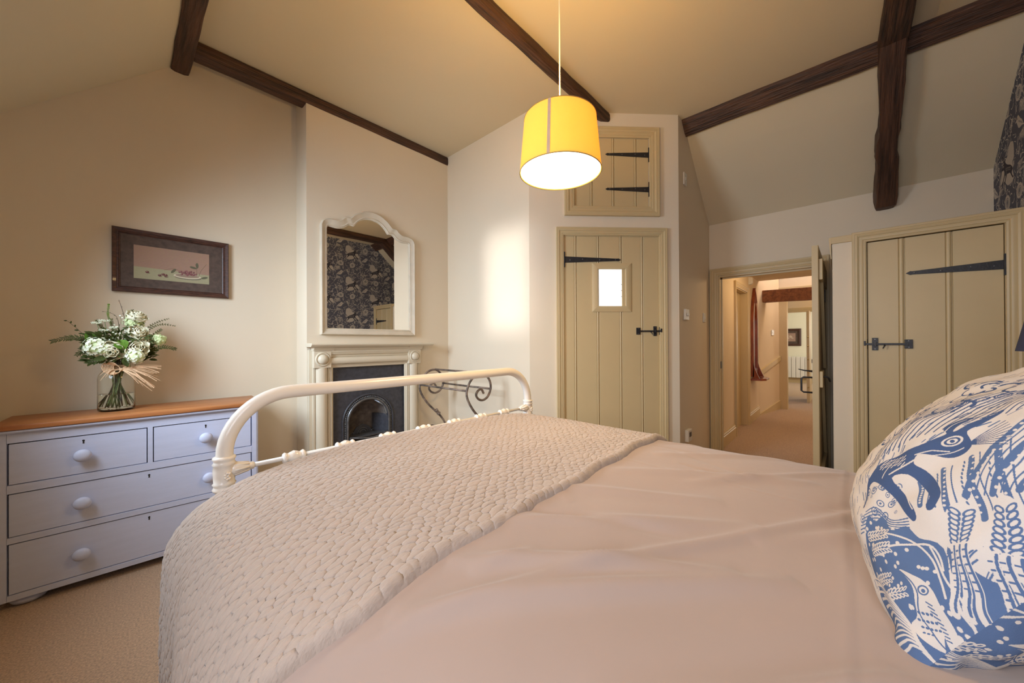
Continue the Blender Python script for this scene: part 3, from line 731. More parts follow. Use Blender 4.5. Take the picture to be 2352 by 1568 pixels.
# local x from left edge towards wallpaper wall, local y into cupboard
MB().box(0, .10, 0, .04, 0, CT).box(0, .02, .04, XE - XK - .03, 0, CT).box(CW - .03, CW, 0, .04, 0, CT).build('side_panel', M_wall, CB)
MB().box(.10, .168, .0, .03, 0, CT).box(.711, CW - .03, 0, .03, 0, CT).box(.168, .711, 0, .03, 1.868, CT).build('face_frame', M_joinery, CB)
MB().bbox(-.006, CW, -.012, .03, CT, CT + .045, .003).box(0, CW, .03, XE - XK - .03, CT, CT + .03).build('top_board', M_joinery, CB)
MB().prism([(-.018, CT + .045), (-.006, CT + .045), (-.003, CT - .10), (-.008, CT - .10)], .0, .5, 'y').build('side_scribe', M_joinery, CB)
mitred_frame(.166, .713, 0, 1.868, arch_prof(.068, .026), 0, name='architrave', parent=CB)
cd = empty('door', (0, 0, 0), 0, CB)
planks(.171, .708, .012, 1.862, (.324, .514), cd, M_joinery, .02, .003, bead=.026)
tee_hinge(.712, 1.639, .372, CB, .003, -1, H=.118, h0=.052, h1=.020)
suffolk_latch(.155, 1.20, .195, CB, .0, 1)

# ------------------------------------------------------------------ switches and thermostats on the side wall
def plate(name, x, y, z, w, h, label, cat, d=.012, knob=None):
    r = tag(empty(name, (x, y, z)), label, cat)
    MB().bbox(-w / 2, w / 2, -d, -.0005, -h / 2, h / 2, .003).build('plate', M_white_plastic, r)
    if knob == 'rocker': MB().box(-.010, .010, -d - .004, -d, -.014, .014).build('rocker', M_white_plastic, r)
    if knob == 'dial': MB().lathe([(.016, 0), (.016, .010), (.012, .012)], Matrix.Translation((0, -d, 0)) @ ROTX, 20).build('dial', M_white_plastic, r)
    if knob == 'screen': MB().box(-w * .28, w * .28, -d - .001, -d, -.01, .03).build('screen', M_cast, r)
    return r
plate('light_switch', 3.300, YF, 2.628, .075, .105, 'white switch plate high on the shadowed side wall below the purlin', 'switch', .012, 'rocker')
plate('thermostat', 3.305, YF, 1.456, .09, .092, 'white round-dialled thermostat on the shadowed side wall at eye level', 'thermostat', .02, 'dial')
plate('wall_switch', 3.878, YF, 1.456, .085, .09, 'white blank switch plate beside the doorway architrave', 'switch', .008, 'rocker')
plate('heater_control', 3.325, YF, .410, .10, .10, 'small white heater control low on the side wall with grey screen', 'control', .03, 'screen')

# ------------------------------------------------------------------ hallway beyond the doorway
HF = .115
struct(MB().box(XE + .0, 13.2, -1.2, 2.4, -.1, HF).build("floor_hall", M_carp))
HY = .93
hw_ = MB().box(XE + .12, 4.90, HY, HY + .1, 0, 2.13).box(5.60, 6.46, HY, HY + .1, 0, 2.13).box(4.90, 5.60, HY, HY + .1, 1.87, 2.13)
struct(hw_.build('wall_hall_left', M_hallwall))
struct(MB().prism([(6.46, HY), (7.32, .765), (7.32, .9), (6.5, 1.05)], 0, 3.0, 'z').build('wall_hall_angled', M_hallwall))
struct(MB().box(XE + .12, 6.50, -1.2, HY + .1, 2.13, 2.20).build('ceiling_hall', M_ceil))
struct(MB().box(6.50, 9.2, -1.2, 1.2, 3.0, 3.1).build('ceiling_landing', M_ceil))
struct(MB().box(XE + .12, 9.2, -1.3, -1.2, 0, 3.1).build('wall_hall_right', M_hallwall))
# pass door frame in hall left wall
D5 = struct(empty('door_5', (0, HY, 0), 0))
mitred_frame(4.90, 5.60, HF, 1.87, arch_prof(.065, .024), 0, name='architrave', parent=D5)
MB().box(4.90, 4.912, 0, .1, HF, 1.87).box(5.588, 5.60, 0, .1, HF, 1.87).box(4.90, 5.60, 0, .1, 1.858, 1.87).build('door_lining', M_joinery, D5)
MB().box(4.912, 5.588, .07, .10, HF, 1.858).build('door_panel', M_joinery, D5)
def skirt(name, x0, x1, y, z, h=.15):
    return struct(MB().prism([(y, z), (y - .018, z), (y - .018, z + h * .72), (y - .013, z + h * .76), (y - .013, z + h * .84), (y - .008, z + h * .9), (y - .004, z + h), (y, z + h)], x0, x1, 'x').build(name, M_joinery))
skirt('baseboard_hall_left', XE + .12, 4.83, HY, HF)
skirt('baseboard_hall_middle', 5.67, 6.46, HY, HF)
# angled wall dado rail and skirting that climb with the stair
an = atan2(.765 - HY, 7.32 - 6.46)
tr_ = struct(MB().prism([(0, .66), (.86, .86), (.86, .93), (0, .73)], -.03, 0, 'y').build('trim_1', M_joinery)); tr_.location = (6.46, HY, .05); tr_.rotation_euler = (0, 0, an)
tr_ = struct(MB().prism([(0, -.02), (.86, .0), (.86, .14), (0, .02)], -.02, 0, 'y').build('baseboard_angled', M_joinery)); tr_.location = (6.46, HY, HF); tr_.rotation_euler = (0, 0, an)
tag(beam('hall_beam', 1.6, .16, .185, (6.78, -.62, 1.80), (0, -.012, radians(90)), 'reddish brown beam crossing the hallway beyond the doorway', 8, wob=.006), None, 'beam')
bpy.data.objects['hall_beam'].data.materials[0] = M_hallbeam
# opening frame at x 7.35 and end wall with doorway at x 9.1
D6 = struct(empty('door_6', (7.33, 0, 0), radians(-90)))
MB().box(-.79, -.66, -.02, .12, HF, 2.02).box(-.79, 1.0, -.02, .12, 2.02, 2.10).build('architrave', M_joinery, D6)
struct(MB().box(7.33, 7.45, -1.2, .72, 2.10, 3.0).box(7.33, 7.45, .72, 1.0, HF, 3.0).build('wall_landing', M_hallwall))
struct(MB().box(9.1, 9.2, .83, 1.3, 0, 3).box(9.1, 9.2, -1.2, .83, 1.80, 3).build('wall_hall_end', M_hallwall))
D7 = struct(empty('door_7', (9.1, 0, 0), radians(-90)))
mitred_frame(-.825, .3, HF, 1.80, arch_prof(.085, .024), 0, name='architrave', parent=D7)
struct(MB().box(12.2, 12.3, -1.5, 2.6, 0, 3).box(9.2, 12.2, 2.3, 2.4, 0, 3).box(9.2, 12.2, -1.5, -1.4, 0, 3).build('wall_far_room', M_white_room))
struct(MB().box(9.2, 12.3, -1.5, 2.4, 2.35, 2.45).build('ceiling_far_room', M_white_room))
struct(MB().box(12.18, 12.2, -1.4, 2.3, HF, HF + .13).build('baseboard_far_room', M_joinery))
# things in the hall
fp = tag(empty('framed_print', (12.19, 1.03, 1.33), radians(-90)), 'framed floral print on the far room wall seen through the hallway', 'picture')
mitred_frame(-.17, .17, -.17, .17, [(0, 0), (0, .02), (.03, .03), (.06, .02), (.06, 0)], 0, True, 'frame', M_frame, fp)
MB().box(-.17, .17, -.006, -.001, -.17, .17).build('mount', M_mat_board, fp)
me = bpy.data.meshes.new('print'); me.from_pydata([(-.11, -.008, -.11), (.11, -.008, -.11), (.11, -.008, .11), (-.11, -.008, .11)], [], [(0, 1, 2, 3)])
u_ = me.uv_layers.new(name='uv')
for i_, q in enumerate(((0, 0), (1, 0), (1, 1), (0, 1))): u_.data[i_].uv = q
me.materials.append(M_floral); o = bpy.data.objects.new('print', me); COL.objects.link(o); o.parent = fp
rd = tag(empty('radiator', (12.18, .82, HF + .14), radians(-90)), 'white panel radiator under the floral print in the far room', 'radiator')
for k in range(6): MB().bbox(-.28 + k * .0933, -.28 + (k + 1) * .0933 - .006, -.09, -.03, 0, .56, .01).build('radiator_panel', M_white_plastic, rd)
MB().box(-.28, .28, -.03, -.001, .03, .5).build('back_plate', M_white_plastic, rd)
MB().bbox(.20, .27, -.10, -.085, .40, .50, .004).build('control', M_castd, rd)
sd = struct(empty('door_8', (8.9, .475, HF), radians(180)))
for k in range(3): MB().bbox(k * .2, (k + 1) * .2 - .003, 0, .04, 0, 1.66, .003).build('plank', M_joinery, sd)
for z_ in (.28, .55, .78, 1.02, 1.18): MB().ball((.60, .02, z_), .012).build('knob', M_brass, sd)
hm = tag(empty('pointed_mirror', (6.05, HY, HF + .62)), 'tall pointed mahogany mirror with small shelf on the hallway wall', 'mirror')
pr = [(-.19, .0), (.19, 0), (.19, .78), (.17, .92), (.12, 1.06), (0, 1.24), (-.12, 1.06), (-.17, .92), (-.19, .78)]
pi_ = [(-.12, .10), (.12, .10), (.12, .78), (.10, .89), (.06, .98), (0, 1.06), (-.06, .98), (-.10, .89), (-.12, .78)]
n_ = len(pr); mb = MB(); vs = []
for y_ in (-.035, -.001):
    vs += [(a, y_, b_) for a, b_ in pr]
for y_ in (-.035, -.001):
    vs += [(a, y_, b_) for a, b_ in pi_]
fs = []
for i in range(n_):
    j = (i + 1) % n_
    fs += [(i, j, 2 * n_ + j, 2 * n_ + i), (i, j, n_ + j, n_ + i), (2 * n_ + i, 2 * n_ + j, 3 * n_ + j, 3 * n_ + i)]
MB().add(vs, fs).build('frame', M_mahog, hm, sm=True, angle=30)
MB().prism(pi_, -.012, -.010, 'y').build('mirror_glass', M_silver, hm)
MB().prism([(-.21, -.001), (.21, -.001), (.19, -.13), (.13, -.17), (-.13, -.17), (-.19, -.13)], -.05, -.022, 'z').build('shelf', M_mahog, hm, bev=.004)
for s_ in (-1, 1): MB().prism([(-.02, -.02), (-.10, -.02), (-.07, .05), (-.045, .12), (-.03, .2)], s_ * .18 - .01, s_ * .18 + .01, 'x').build('bracket', M_mahog, hm)
def plate_h(name, loc, rz, w, h, label):
    r = tag(empty(name, loc, rz), label, 'switch'); MB().bbox(-w / 2, w / 2, -.01, -.001, -h / 2, h / 2, .003).build('plate', M_white_plastic, r)
    MB().box(-w * .2, w * .2, -.014, -.01, -h * .15, h * .15).build('rocker', M_white_plastic, r)
plate_h('hall_switch', (7.02, .822, 1.36), an, .10, .085, 'white switch plate on the angled hallway wall beyond the pointed mirror')
sm_ = tag(empty('sensor', (6.02, HY, 2.04)), 'small white alarm sensor high on the hallway wall above the pointed mirror', 'sensor'); sm_.location.x = 5.75
MB().prism([(-.001, -.05), (-.03, -.05), (-.045, -.03), (-.045, .04), (-.001, .05)], -.03, .03, 'x').build('sensor_body', M_white_plastic, sm_)
point('hall_lamp', (4.9, .2, 1.95), 12, (1.0, .72, .42), .08)
point('landing_lamp', (7.05, -.3, 2.6), 30, (1.0, .80, .62), .12)
point('end_lamp', (8.2, .1, 2.4), 14, (1.0, .72, .35), .1)
area("far_room_daylight", (10.8, -1.3, 1.6), (radians(90), 0, 0), 1.6, 1.2, 45, (1.0, .97, .9))
area('landing_daylight', (6.8, .55, 2.9), (0, 0, 0), .5, .4, 5, (.75, .82, 1))

# ------------------------------------------------------------------ pendant lamp
LPX, LPY = 1.249, .871
ZB, ZT, RB, RT = EYE + .715, EYE + .938, .170, .150
pl = tag(empty('pendant_lamp', (LPX, LPY, CEIL)), 'glowing mustard yellow drum pendant lamp hanging on a white cord over the bed', 'lamp')
def rel(z): return z - CEIL
MB().lathe([(.001, 0), (.045, 0), (.045, -.012), (.02, -.03), (.008, -.035)], None, 24).build('ceiling_rose', M_white_plastic, pl, sm=True)
MB().tube([(0, 0, -.03), (.001, 0, -.3), (0, 0, rel(ZT) + .03)], .0028, 8).build('cord', M_cord, pl, sm=True)
MB().lathe([(.012, rel(ZT) + .04), (.016, rel(ZT) + .02), (.018, rel(ZT) - .04), (.02, rel(ZT) - .05)], None, 16).build('lamp_holder', M_white_plastic, pl, sm=True)
sh = MB()
for k in range(3):
    a = 2 * pi * k / 3
    sh.tube([(0, 0, rel(ZT) - .02), (RT * cos(a), RT * sin(a), rel(ZT) - .004)], .0015, 6)
sh.build('shade_carrier', M_castd, pl)
n = 64; mb = MB()
for r_, z_ in ((RB, ZB), (RT, ZT), (RT - .0012, ZT), (RB - .0012, ZB)):
    for k in range(n):
        a = 2 * pi * k / n; mb.v.append((r_ * cos(a), r_ * sin(a), rel(z_)))
for i in range(4):
    for k in range(n):
        mb.f.append((i * n + k, i * n + (k + 1) % n, ((i + 1) % 4) * n + (k + 1) % n, ((i + 1) % 4) * n + k))
mb.build('lamp_shade', M_shade, pl, sm=True, angle=40)
M_rim = mat('shade_rim_trim', (.42, .27, .06), .8)
for r_, z_ in ((RB, ZB), (RT, ZT)):
    MB().tube([(r_ * cos(2 * pi * k / n), r_ * sin(2 * pi * k / n), rel(z_)) for k in range(n)], .0018, 6, True).build('shade_rim', M_rim, pl, sm=True)
# fabric overlap seam, on the side towards the camera
a0 = atan2(-LPY, -LPX) - .30
mb = MB()
for a in (a0, a0 + .075):
    mb.v += [((RB + .001) * cos(a), (RB + .001) * sin(a), rel(ZB) + .001), ((RT + .001) * cos(a), (RT + .001) * sin(a), rel(ZT) - .001)]
mb.f.append((0, 1, 3, 2)); so = mb.build('shade_seam', M_tape, pl)
sol = so.modifiers.new('s', 'SOLIDIFY'); sol.thickness = .0006
MB().lathe([(.001, 0), (RB - .004, 0), (RB - .004, .003), (.001, .003)], Matrix.Translation((0, 0, rel(ZB) + .003)), 64, False).build('diffuser', M_diff, pl, sm=False)
MB().ball((0, 0, rel(ZT) - .085), .03, 16, 10).build('bulb', emit_mat('bulb_glass', (1, .8, .45), 6), pl, sm=True)
point('pendant_bulb', (LPX, LPY, ZT - .055), 66, (1.0, .61, .16), .04)
# the disc of light leaving the diffuser downwards
dl = area('pendant_downlight', (LPX, LPY, ZB - .004), (0, 0, 0), .28, .28, 10, (1.0, .66, .28)); dl.data.shape = 'DISK'

# ------------------------------------------------------------------ picture on the back wall
pc = tag(empty('framed_picture', (-.048, YA, 1.54)), 'dark oak framed still life of cherries on a plate above the flowers', 'picture')
pw, ph = .550, .385
mitred_frame(.034, pw - .034, .034, ph - .034, [(0, 0), (0, .010), (.004, .012), (.008, .018), (.013, .018), (.016, .022), (.030, .026), (.034, .022), (.034, 0)], -.002, True, 'frame', M_frame, pc)
MB().box(.03, pw - .03, -.009, -.003, .03, ph - .03).build('mount', M_mat_board, pc)
def printq(name, x0, x1, z0, z1, y, m, parent):
    me = bpy.data.meshes.new(name); me.from_pydata([(x0, y, z0), (x1, y, z0), (x1, y, z1), (x0, y, z1), (x0, y + .001, z0), (x1, y + .001, z0), (x1, y + .001, z1), (x0, y + .001, z1)], [], [(0, 1, 2, 3), (5, 4, 7, 6)])
    u = me.uv_layers.new(name='uv')
    for i_, q in enumerate(((0, 0), (1, 0), (1, 1), (0, 1)) * 2): u.data[i_].uv = q
    me.materials.append(m); o = bpy.data.objects.new(name, me); COL.objects.link(o); o.parent = parent; return o
printq('painting', .090, .446, .088, .293, -.0105, M_still, pc)

# ------------------------------------------------------------------ mirror above the mantel
mr = tag(empty('wall_mirror', (1.437, YB, 1.29)), 'cream framed wall mirror with scalloped arched top above the mantelpiece', 'mirror')
OUT = [(0, 1.045), (.06, 1.038), (.10, 1.020), (.145, .992), (.175, .962), (.195, .950), (.225, .950), (.250, .925), (.285, .908), (.33, .908), (.365, .902), (.395, .885), (.410, .85)]
INN = [(0, .982), (.05, .975), (.09, .957), (.125, .925), (.145, .898), (.155, .893), (.19, .895), (.225, .868), (.27, .850), (.31, .848), (.345, .850), (.355, .845), (.360, .83)]
def half(path, zb):
    R = [(p.x, p.y) for p in smooth(path, 3)] + [(path[-1][0], zb)]
    return [(-a, b_) for a, b_ in R[::-1]] + R[1:] if R[0][0] == 0 else None
OP, IP = half(OUT, 0.0), half(INN, .052)
def ringpath(t):
    return [(o_[0] * t + i_[0] * (1 - t), o_[1] * t + i_[1] * (1 - t)) for o_, i_ in zip(OP, IP)]
mb = MB(); N_ = len(OP)
for t_, d_ in ((0, .004), (0, .012), (.10, .014), (.16, .022), (.30, .020), (.55, .026), (.80, .034), (.88, .038), (.96, .036), (1.0, .030), (1.0, .0)):
    mb.v += [(a, -d_, b_) for a, b_ in ringpath(t_)]
for i in range(10):
    for k in range(N_):
        mb.f.append((i * N_ + k, i * N_ + (k + 1) % N_, (i + 1) * N_ + (k + 1) % N_, (i + 1) * N_ + k))
mb.build('frame', M_mirror_fr, mr, sm=True, angle=30)
MB().prism([(a * 1.008, b_ * 1.004 - .003) for a, b_ in IP], -.006, -.002, 'y').build('mirror_glass', M_silver, mr)

# ------------------------------------------------------------------ fireplace surround
fs_ = tag(empty('fireplace_surround', (0, YB, 0)), 'cream painted fireplace surround with roundel corner blocks and mantel shelf', 'fireplace')
BKX = (.940, 1.896)
MB().box(BKX[0], FX0, -.035, -.0005, 0, 1.172).box(FX1, BKX[1], -.035, -.0005, 0, 1.172).box(FX0, FX1, -.035, -.0005, 1.032, 1.172).build('backing', M_mantel, fs_)
for x0 in (.962, 1.757):
    x1 = x0 + .118
    pp = [(x0, -.035), (x0, -.055), (x0 + .012, -.055), (x0 + .014, -.045)]
    for k in range(11):
        th = pi * k / 10; pp.append((x0 + .059 - .043 * cos(th), -.045 - .035 * sin(th)))
    pp += [(x1 - .014, -.045), (x1 - .012, -.055), (x1, -.055), (x1, -.035)]
    MB().prism(pp, 0, 1.036, 'z').build('pilaster', M_mantel, fs_, sm=True, angle=40)
    MB().bbox(x0 - .006, x1 + .006, -.088, -.035, 0, .14, .003).build('plinth_block', M_mantel, fs_)
    cb_ = MB().bbox(x0 - .003, x1 + .003, -.078, -.035, 1.036, 1.166, .002).build('corner_block', M_mantel, fs_)
    MB().lathe([(.054, 0), (.054, .004), (.050, .008), (.044, .008), (.042, .002), (.038, .001), (.037, .010), (.030, .020), (.018, .027), (.001, .030)], Matrix.Translation((x0 + .059, -.078, 1.101)) @ ROTX, 32).build('roundel', M_mantel, cb_, sm=True, angle=45)
for x0, x1 in ((1.083, FX0), (FX1, 1.754)):
    pass
for x0 in (1.084, 1.738):
    MB().prism([(x0, -.035), (x0, -.050), (x0 + .008, -.053), (x0 + .014, -.046), (x0 + .018, -.046), (x0 + .026, -.038), (x0 + .026, -.035)] if x0 < 1.2 else [(x0 - .010, -.035), (x0 - .010, -.038), (x0, -.046), (x0 + .004, -.046), (x0 + .010, -.053), (x0 + .017, -.050), (x0 + .017, -.035)], 0, 1.036, 'z').build('inner_moulding', M_mantel, fs_)
fr = [(-.035, 1.030), (-.040, 1.030), (-.044, 1.036), (-.044, 1.045), (-.050, 1.048), (-.050, 1.056)]
for k in range(9):
    th = pi * k / 8; fr.append((-.052 - .022 * sin(th), 1.085 - .029 * cos(th)))
fr += [(-.050, 1.116), (-.056, 1.118), (-.056, 1.130), (-.066, 1.134), (-.072, 1.142), (-.072, 1.150), (-.078, 1.152), (-.078, 1.166), (-.035, 1.166)]
MB().prism(fr, 1.083, 1.754, 'x').build('frieze', M_mantel, fs_, sm=True, angle=30)
for x0, x1 in ((.955, 1.10), (1.745, 1.886)):
    MB().prism([(-.035, 1.166), (-.084, 1.166), (-.086, 1.174), (-.094, 1.178), (-.098, 1.186), (-.106, 1.188), (-.106, 1.194), (-.035, 1.194)], x0, x1, 'x').build('capital', M_mantel, fs_)
MB().prism([(-.035, 1.166), (-.080, 1.166), (-.088, 1.176), (-.096, 1.186), (-.096, 1.194), (-.035, 1.194)], 1.10, 1.745, 'x').build('bed_moulding', M_mantel, fs_)
MB().prism([(-.0005, 1.194), (-.118, 1.194), (-.122, 1.200), (-.130, 1.204), (-.135, 1.211), (-.135, 1.219), (-.131, 1.223), (-.0005, 1.223)], .925, 1.985, 'x').build('mantel_shelf', M_mantel, fs_, bev=.002)
# cast iron insert with arched opening
ci = tag(empty('fireplace_insert', (1.4265, YB, 0)), 'black cast iron arched fireplace insert with beaded arch and grate', 'fireplace')
hw_i = (FX1 - FX0) / 2
def archpts(r, zs, zb, n=28, ry=None):
    ry = ry or r
    return [(-r, zb)] + [(-r * cos(pi * k / n), zs + ry * sin(pi * k / n)) for k in range(n + 1)] + [(r, zb)]
AC = -.020
inner = [(a + AC, b_) for a, b_ in archpts(.172, .575, .0)]
outerp = []
for a, b_ in inner:
    if b_ <= .0001: outerp.append((-hw_i if a < 0 else hw_i, 0))
    else:
        da, db = a - AC, b_ - .575
        if b_ <= .5751 : outerp.append((-hw_i if a < AC else hw_i, b_)); continue
        tt = min((hw_i + (AC if da < 0 else -AC)) / abs(da) if abs(da) > 1e-6 else 99, (1.032 - .575) / db)
        outerp.append((AC + da * tt, .575 + db * tt))
mb = MB(); N_ = len(inner)
for y_ in (-.020, -.008):
    mb.v += [(a, y_, b_) for a, b_ in inner] + [(a, y_, b_) for a, b_ in outerp]
for i in range(N_ - 1):
    mb.f += [(i, i + 1, N_ + i + 1, N_ + i), (2 * N_ + i, 3 * N_ + i, 3 * N_ + i + 1, 2 * N_ + i + 1), (i, 2 * N_ + i, 2 * N_ + i + 1, i + 1), (N_ + i, N_ + i + 1, 3 * N_ + i + 1, 3 * N_ + i)]
mb.box(-hw_i, -.225, -.018, -.008, .60, 1.032).box(.19, hw_i, -.018, -.008, .60, 1.032)   # corner fillers behind the face
mb.add([(-hw_i, -.019, 1.032), (hw_i, -.019, 1.032), (hw_i, -.019, .78), (-hw_i, -.019, .78), (-hw_i, -.008, 1.032), (hw_i, -.008, 1.032), (hw_i, -.008, .81), (-hw_i, -.008, .81)], [(0, 1, 2, 3), (4, 5, 6, 7)])
mb.build('face_plate', M_cast, ci)
mb = MB(); mb.tube([(a + AC, -.024, b_) for a, b_ in archpts(.180, .575, .0, 36)], .011, 8); mb.build('arch_moulding', M_castd, ci, sm=True)
mb = MB(); mb.tube([(a + AC, -.022, b_) for a, b_ in archpts(.216, .575, .0, 36, .216)], .008, 8); mb.build('outer_moulding', M_cast, ci, sm=True)
mb = MB()
pth = archpts(.198, .575, .0, 44, .198)
for a, b_ in pth[1:-1]: mb.ball((a + AC, -.024, b_), .0062, 8, 5)
zz_ = .565
while zz_ > .02:
    for s_ in (-1, 1): mb.ball((AC + s_ * .198, -.024, zz_), .0062, 8, 5)
    zz_ -= .0141
mb.build('bead_moulding', M_castd, ci, sm=True)
# firebox: curved cast sides and sloping back
mb = MB(); seg = 16; prof = []
for lvl, (z_, dep, rr) in enumerate(((.0, .22, .172), (.40, .22, .172), (.575, .21, .172), (.68, .15, .135), (.74, .03, .045))):
    for k in range(seg + 1):
        th = pi * k / seg; mb.v.append((AC - rr * cos(th), -.008 + dep * sin(th), z_))
for i in range(4):
    for k in range(seg): mb.f.append((i * (seg + 1) + k, i * (seg + 1) + k + 1, (i + 1) * (seg + 1) + k + 1, (i + 1) * (seg + 1) + k))
mb.build('firebox', M_soot, ci, sm=True)
for s_ in (-1, 1):     # flared polished cheeks
    MB().prism([(AC + s_ * .172, -.01), (AC + s_ * .10, .13), (AC + s_ * .112, .14), (AC + s_ * .18, .0)], .40, .60, 'z').build('cheek', M_cast, ci)
MB().prism([(a + AC, b_) for a, b_ in ((-.11, .40), (-.11, .44), (-.085, .455), (-.055, .50), (0, .525), (.055, .50), (.085, .455), (.11, .44), (.11, .40))], .10, .108, 'y').build('fire_back', M_cast, ci)
mb = MB()
for r_ in (.045, .028): mb.tube([(AC + r_ * cos(pi * k / 14), .096, .445 + r_ * sin(pi * k / 14)) for k in range(15)], .003, 6)
for s_ in (-1, 1): mb.tube([(AC + s_ * (.09 + .012 * cos(k * .6)), .096, .452 + .012 * sin(k * .6)) for k in range(9)], .0025, 6)
mb.build('fan_ornament', M_castd, ci, sm=True)
for z_, dp in ((.452, .075), (.415, .085), (.37, .085), (.325, .08)):
    MB().tube([(AC - .165 + .33 * k / 14, -.012 - dp * sin(pi * k / 14), z_ - .012 * sin(pi * k / 14)) for k in range(15)], [.007] * 15, 8).build('grate_bar', M_castd, ci, sm=True)
MB().box(AC - .165, AC + .165, -.01, .09, .436, .446).build('grate_shelf', M_castd, ci)
for s_ in (-1, 1): MB().bbox(AC + s_ * .15 - .016, AC + s_ * .15 + .016, -.035, -.008, .30, .455, .003).build('grate_post', M_castd, ci)
struct(MB().box(.98, 1.87, YB - .40, YB - .14, 0, .02).build('hearth', M_cast))

# ------------------------------------------------------------------ chest of drawers
CR = -.058
ch = tag(empty('chest_of_drawers', (-.398, 2.812, 0), CR), 'grey painted chest of drawers with pine top and round knobs', 'chest of drawers')
cw, cdp = .985, .355
MB().box(0, .035, .012, cdp, .045, .815).box(cw - .035, cw, .012, cdp, .045, .815).box(.035, cw - .035, cdp - .01, cdp, .045, .815).box(.035, cw - .035, .03, cdp - .01, .045, .06).build('carcass', M_chest, ch)
fb = MB()
for z0, z1 in ((.044, .070), (.306, .334), (.536, .574), (.768, .816)): fb.box(.035, cw - .035, .001, .03, z0, z1)
fb.box(.487, .507, .001, .03, .574, .768).prism([(0, .012), (.004, .003), (.012, 0), (.034, 0), (.034, .03), (0, .03)], .044, .816, 'z').prism([(cw, .012), (cw - .004, .003), (cw - .012, 0), (cw - .034, 0), (cw - .034, .03), (cw, .03)], .044, .816, 'z')
fb.build('face_frame', M_chest, ch)
MB().prism([(.0, .812), (-.012, .814), (-.016, .820), (-.016, .826), (-.010, .829), (.02, .829), (.02, .812)], -.008, cw + .008, 'x').build('top_moulding', M_chest, ch)
MB().bbox(-.018, cw + .018, -.022, cdp + .002, .829, .852, .005).build('top', M_pine, ch, sm=True, angle=40)
for x0, x1, z0, z1, ks in ((.038, .485, .576, .766, (.5,)), (.509, cw - .038, .576, .766, (.5,)), (.038, cw - .038, .336, .534, (.245, .775)), (.038, cw - .038, .072, .304, (.242, .77))):
    dr = MB().bbox(x0 + .0015, x1 - .0015, .004, .024, z0 + .001, z1 - .003, .0015).build('drawer', M_chest, ch)
    MB().box(x0 - .002, x1 + .002, .022, .029, z0 - .003, z1 + .003).build('drawer_recess', M_dark, dr)
    kzs = (z0 + z1) / 2 + (0 if z0 > .3 else -.005)
    for f in ks:
        MB().lathe([(.012, 0), (.011, .008), (.012, .013), (.022, .018), (.029, .024), (.031, .030), (.029, .037), (.022, .043), (.010, .0465), (.001, .047)], Matrix.Translation((x0 + (x1 - x0) * f, .004, kzs)) @ ROTX, 24).build('knob', M_chest, dr, sm=True)
    xk = (x0 + x1) / 2; zk = z1 - .026
    MB().lathe([(.0045, 0), (.0045, .0012)], Matrix.Translation((xk, .004, zk)) @ ROTX, 12).prism([(xk - .002, zk), (xk + .002, zk), (xk + .003, zk - .014), (xk - .003, zk - .014)], .0028, .004, 'y').build('keyhole', M_dark, dr)
for fx, fy in ((.085, .075), (cw - .085, .075), (.085, cdp - .07), (cw - .085, cdp - .07)):
    MB().lathe([(.035, .0), (.052, .008), (.060, .022), (.055, .036), (.040, .046)], Matrix.Translation((fx, fy, 0)), 24).build('foot', M_chest, ch, sm=True)

# ------------------------------------------------------------------ vase of flowers on the chest
VX, VY, VZ = -.027, 3.008, .852
vs_ = tag(empty('glass_vase', (VX, VY, VZ)), 'clear glass jar vase of water on the chest of drawers', 'vase')
outp = [(.001, .0), (.064, .0), (.072, .006), (.073, .02), (.073, .175), (.070, .198), (.060, .216), (.051, .226), (.049, .235), (.049, .262), (.053, .268), (.053, .274), (.050, .276)]
inp = [(.047, .274), (.046, .262), (.046, .235), (.048, .224), (.057, .213), (.067, .196), (.070, .175), (.070, .02), (.068, .010), (.001, .008)]
MB().lathe(outp + inp, None, 40, False).build('jar', M_glass, vs_, sm=True)
MB().lathe([(.001, .0095), (.066, .0105), (.0692, .020), (.0692, .092), (.001, .092)], None, 40, False).build('water', M_water, vs_, sm=True, angle=40)
def FP(px, py, dy=0.0):
    """point of the bouquet, spread parallel to the wall at the vase's depth"""
    y = VY + dy; hd = ANG + math.atan((1176 - px) / 822.78); x = y / math.tan(hd)
    dep = x * cos(ANG) + y * sin(ANG)
    return Vector((x, y, EYE + (791 - py) / 822.78 * dep))
NECK = Vector((VX, VY, VZ + .255))
RG = random.Random(21)
def stem_to(mb, p, r=.0022, low=None):
    d = (p - NECK); off = Vector((max(-.036, min(.036, d.x * .35)), max(-.03, min(.03, d.y * .3)), 0))
    lowp = low or Vector((VX - off.x * .9 + RG.uniform(-.042, .042), VY - off.y * .5 + RG.uniform(-.03, .03), VZ + RG.uniform(.012, .03)))
    mb.tube(smooth([lowp, NECK + off * .8 - Vector((0, 0, .03)), NECK + off + Vector((0, 0, .03)), p], 6), r, 7)
def root_at(name, p, label, cat, group=None):
    return tag(empty(name, p), label, cat, group)
def localise(o, p):
    for v in o.data.vertices: v.co -= p
    return o
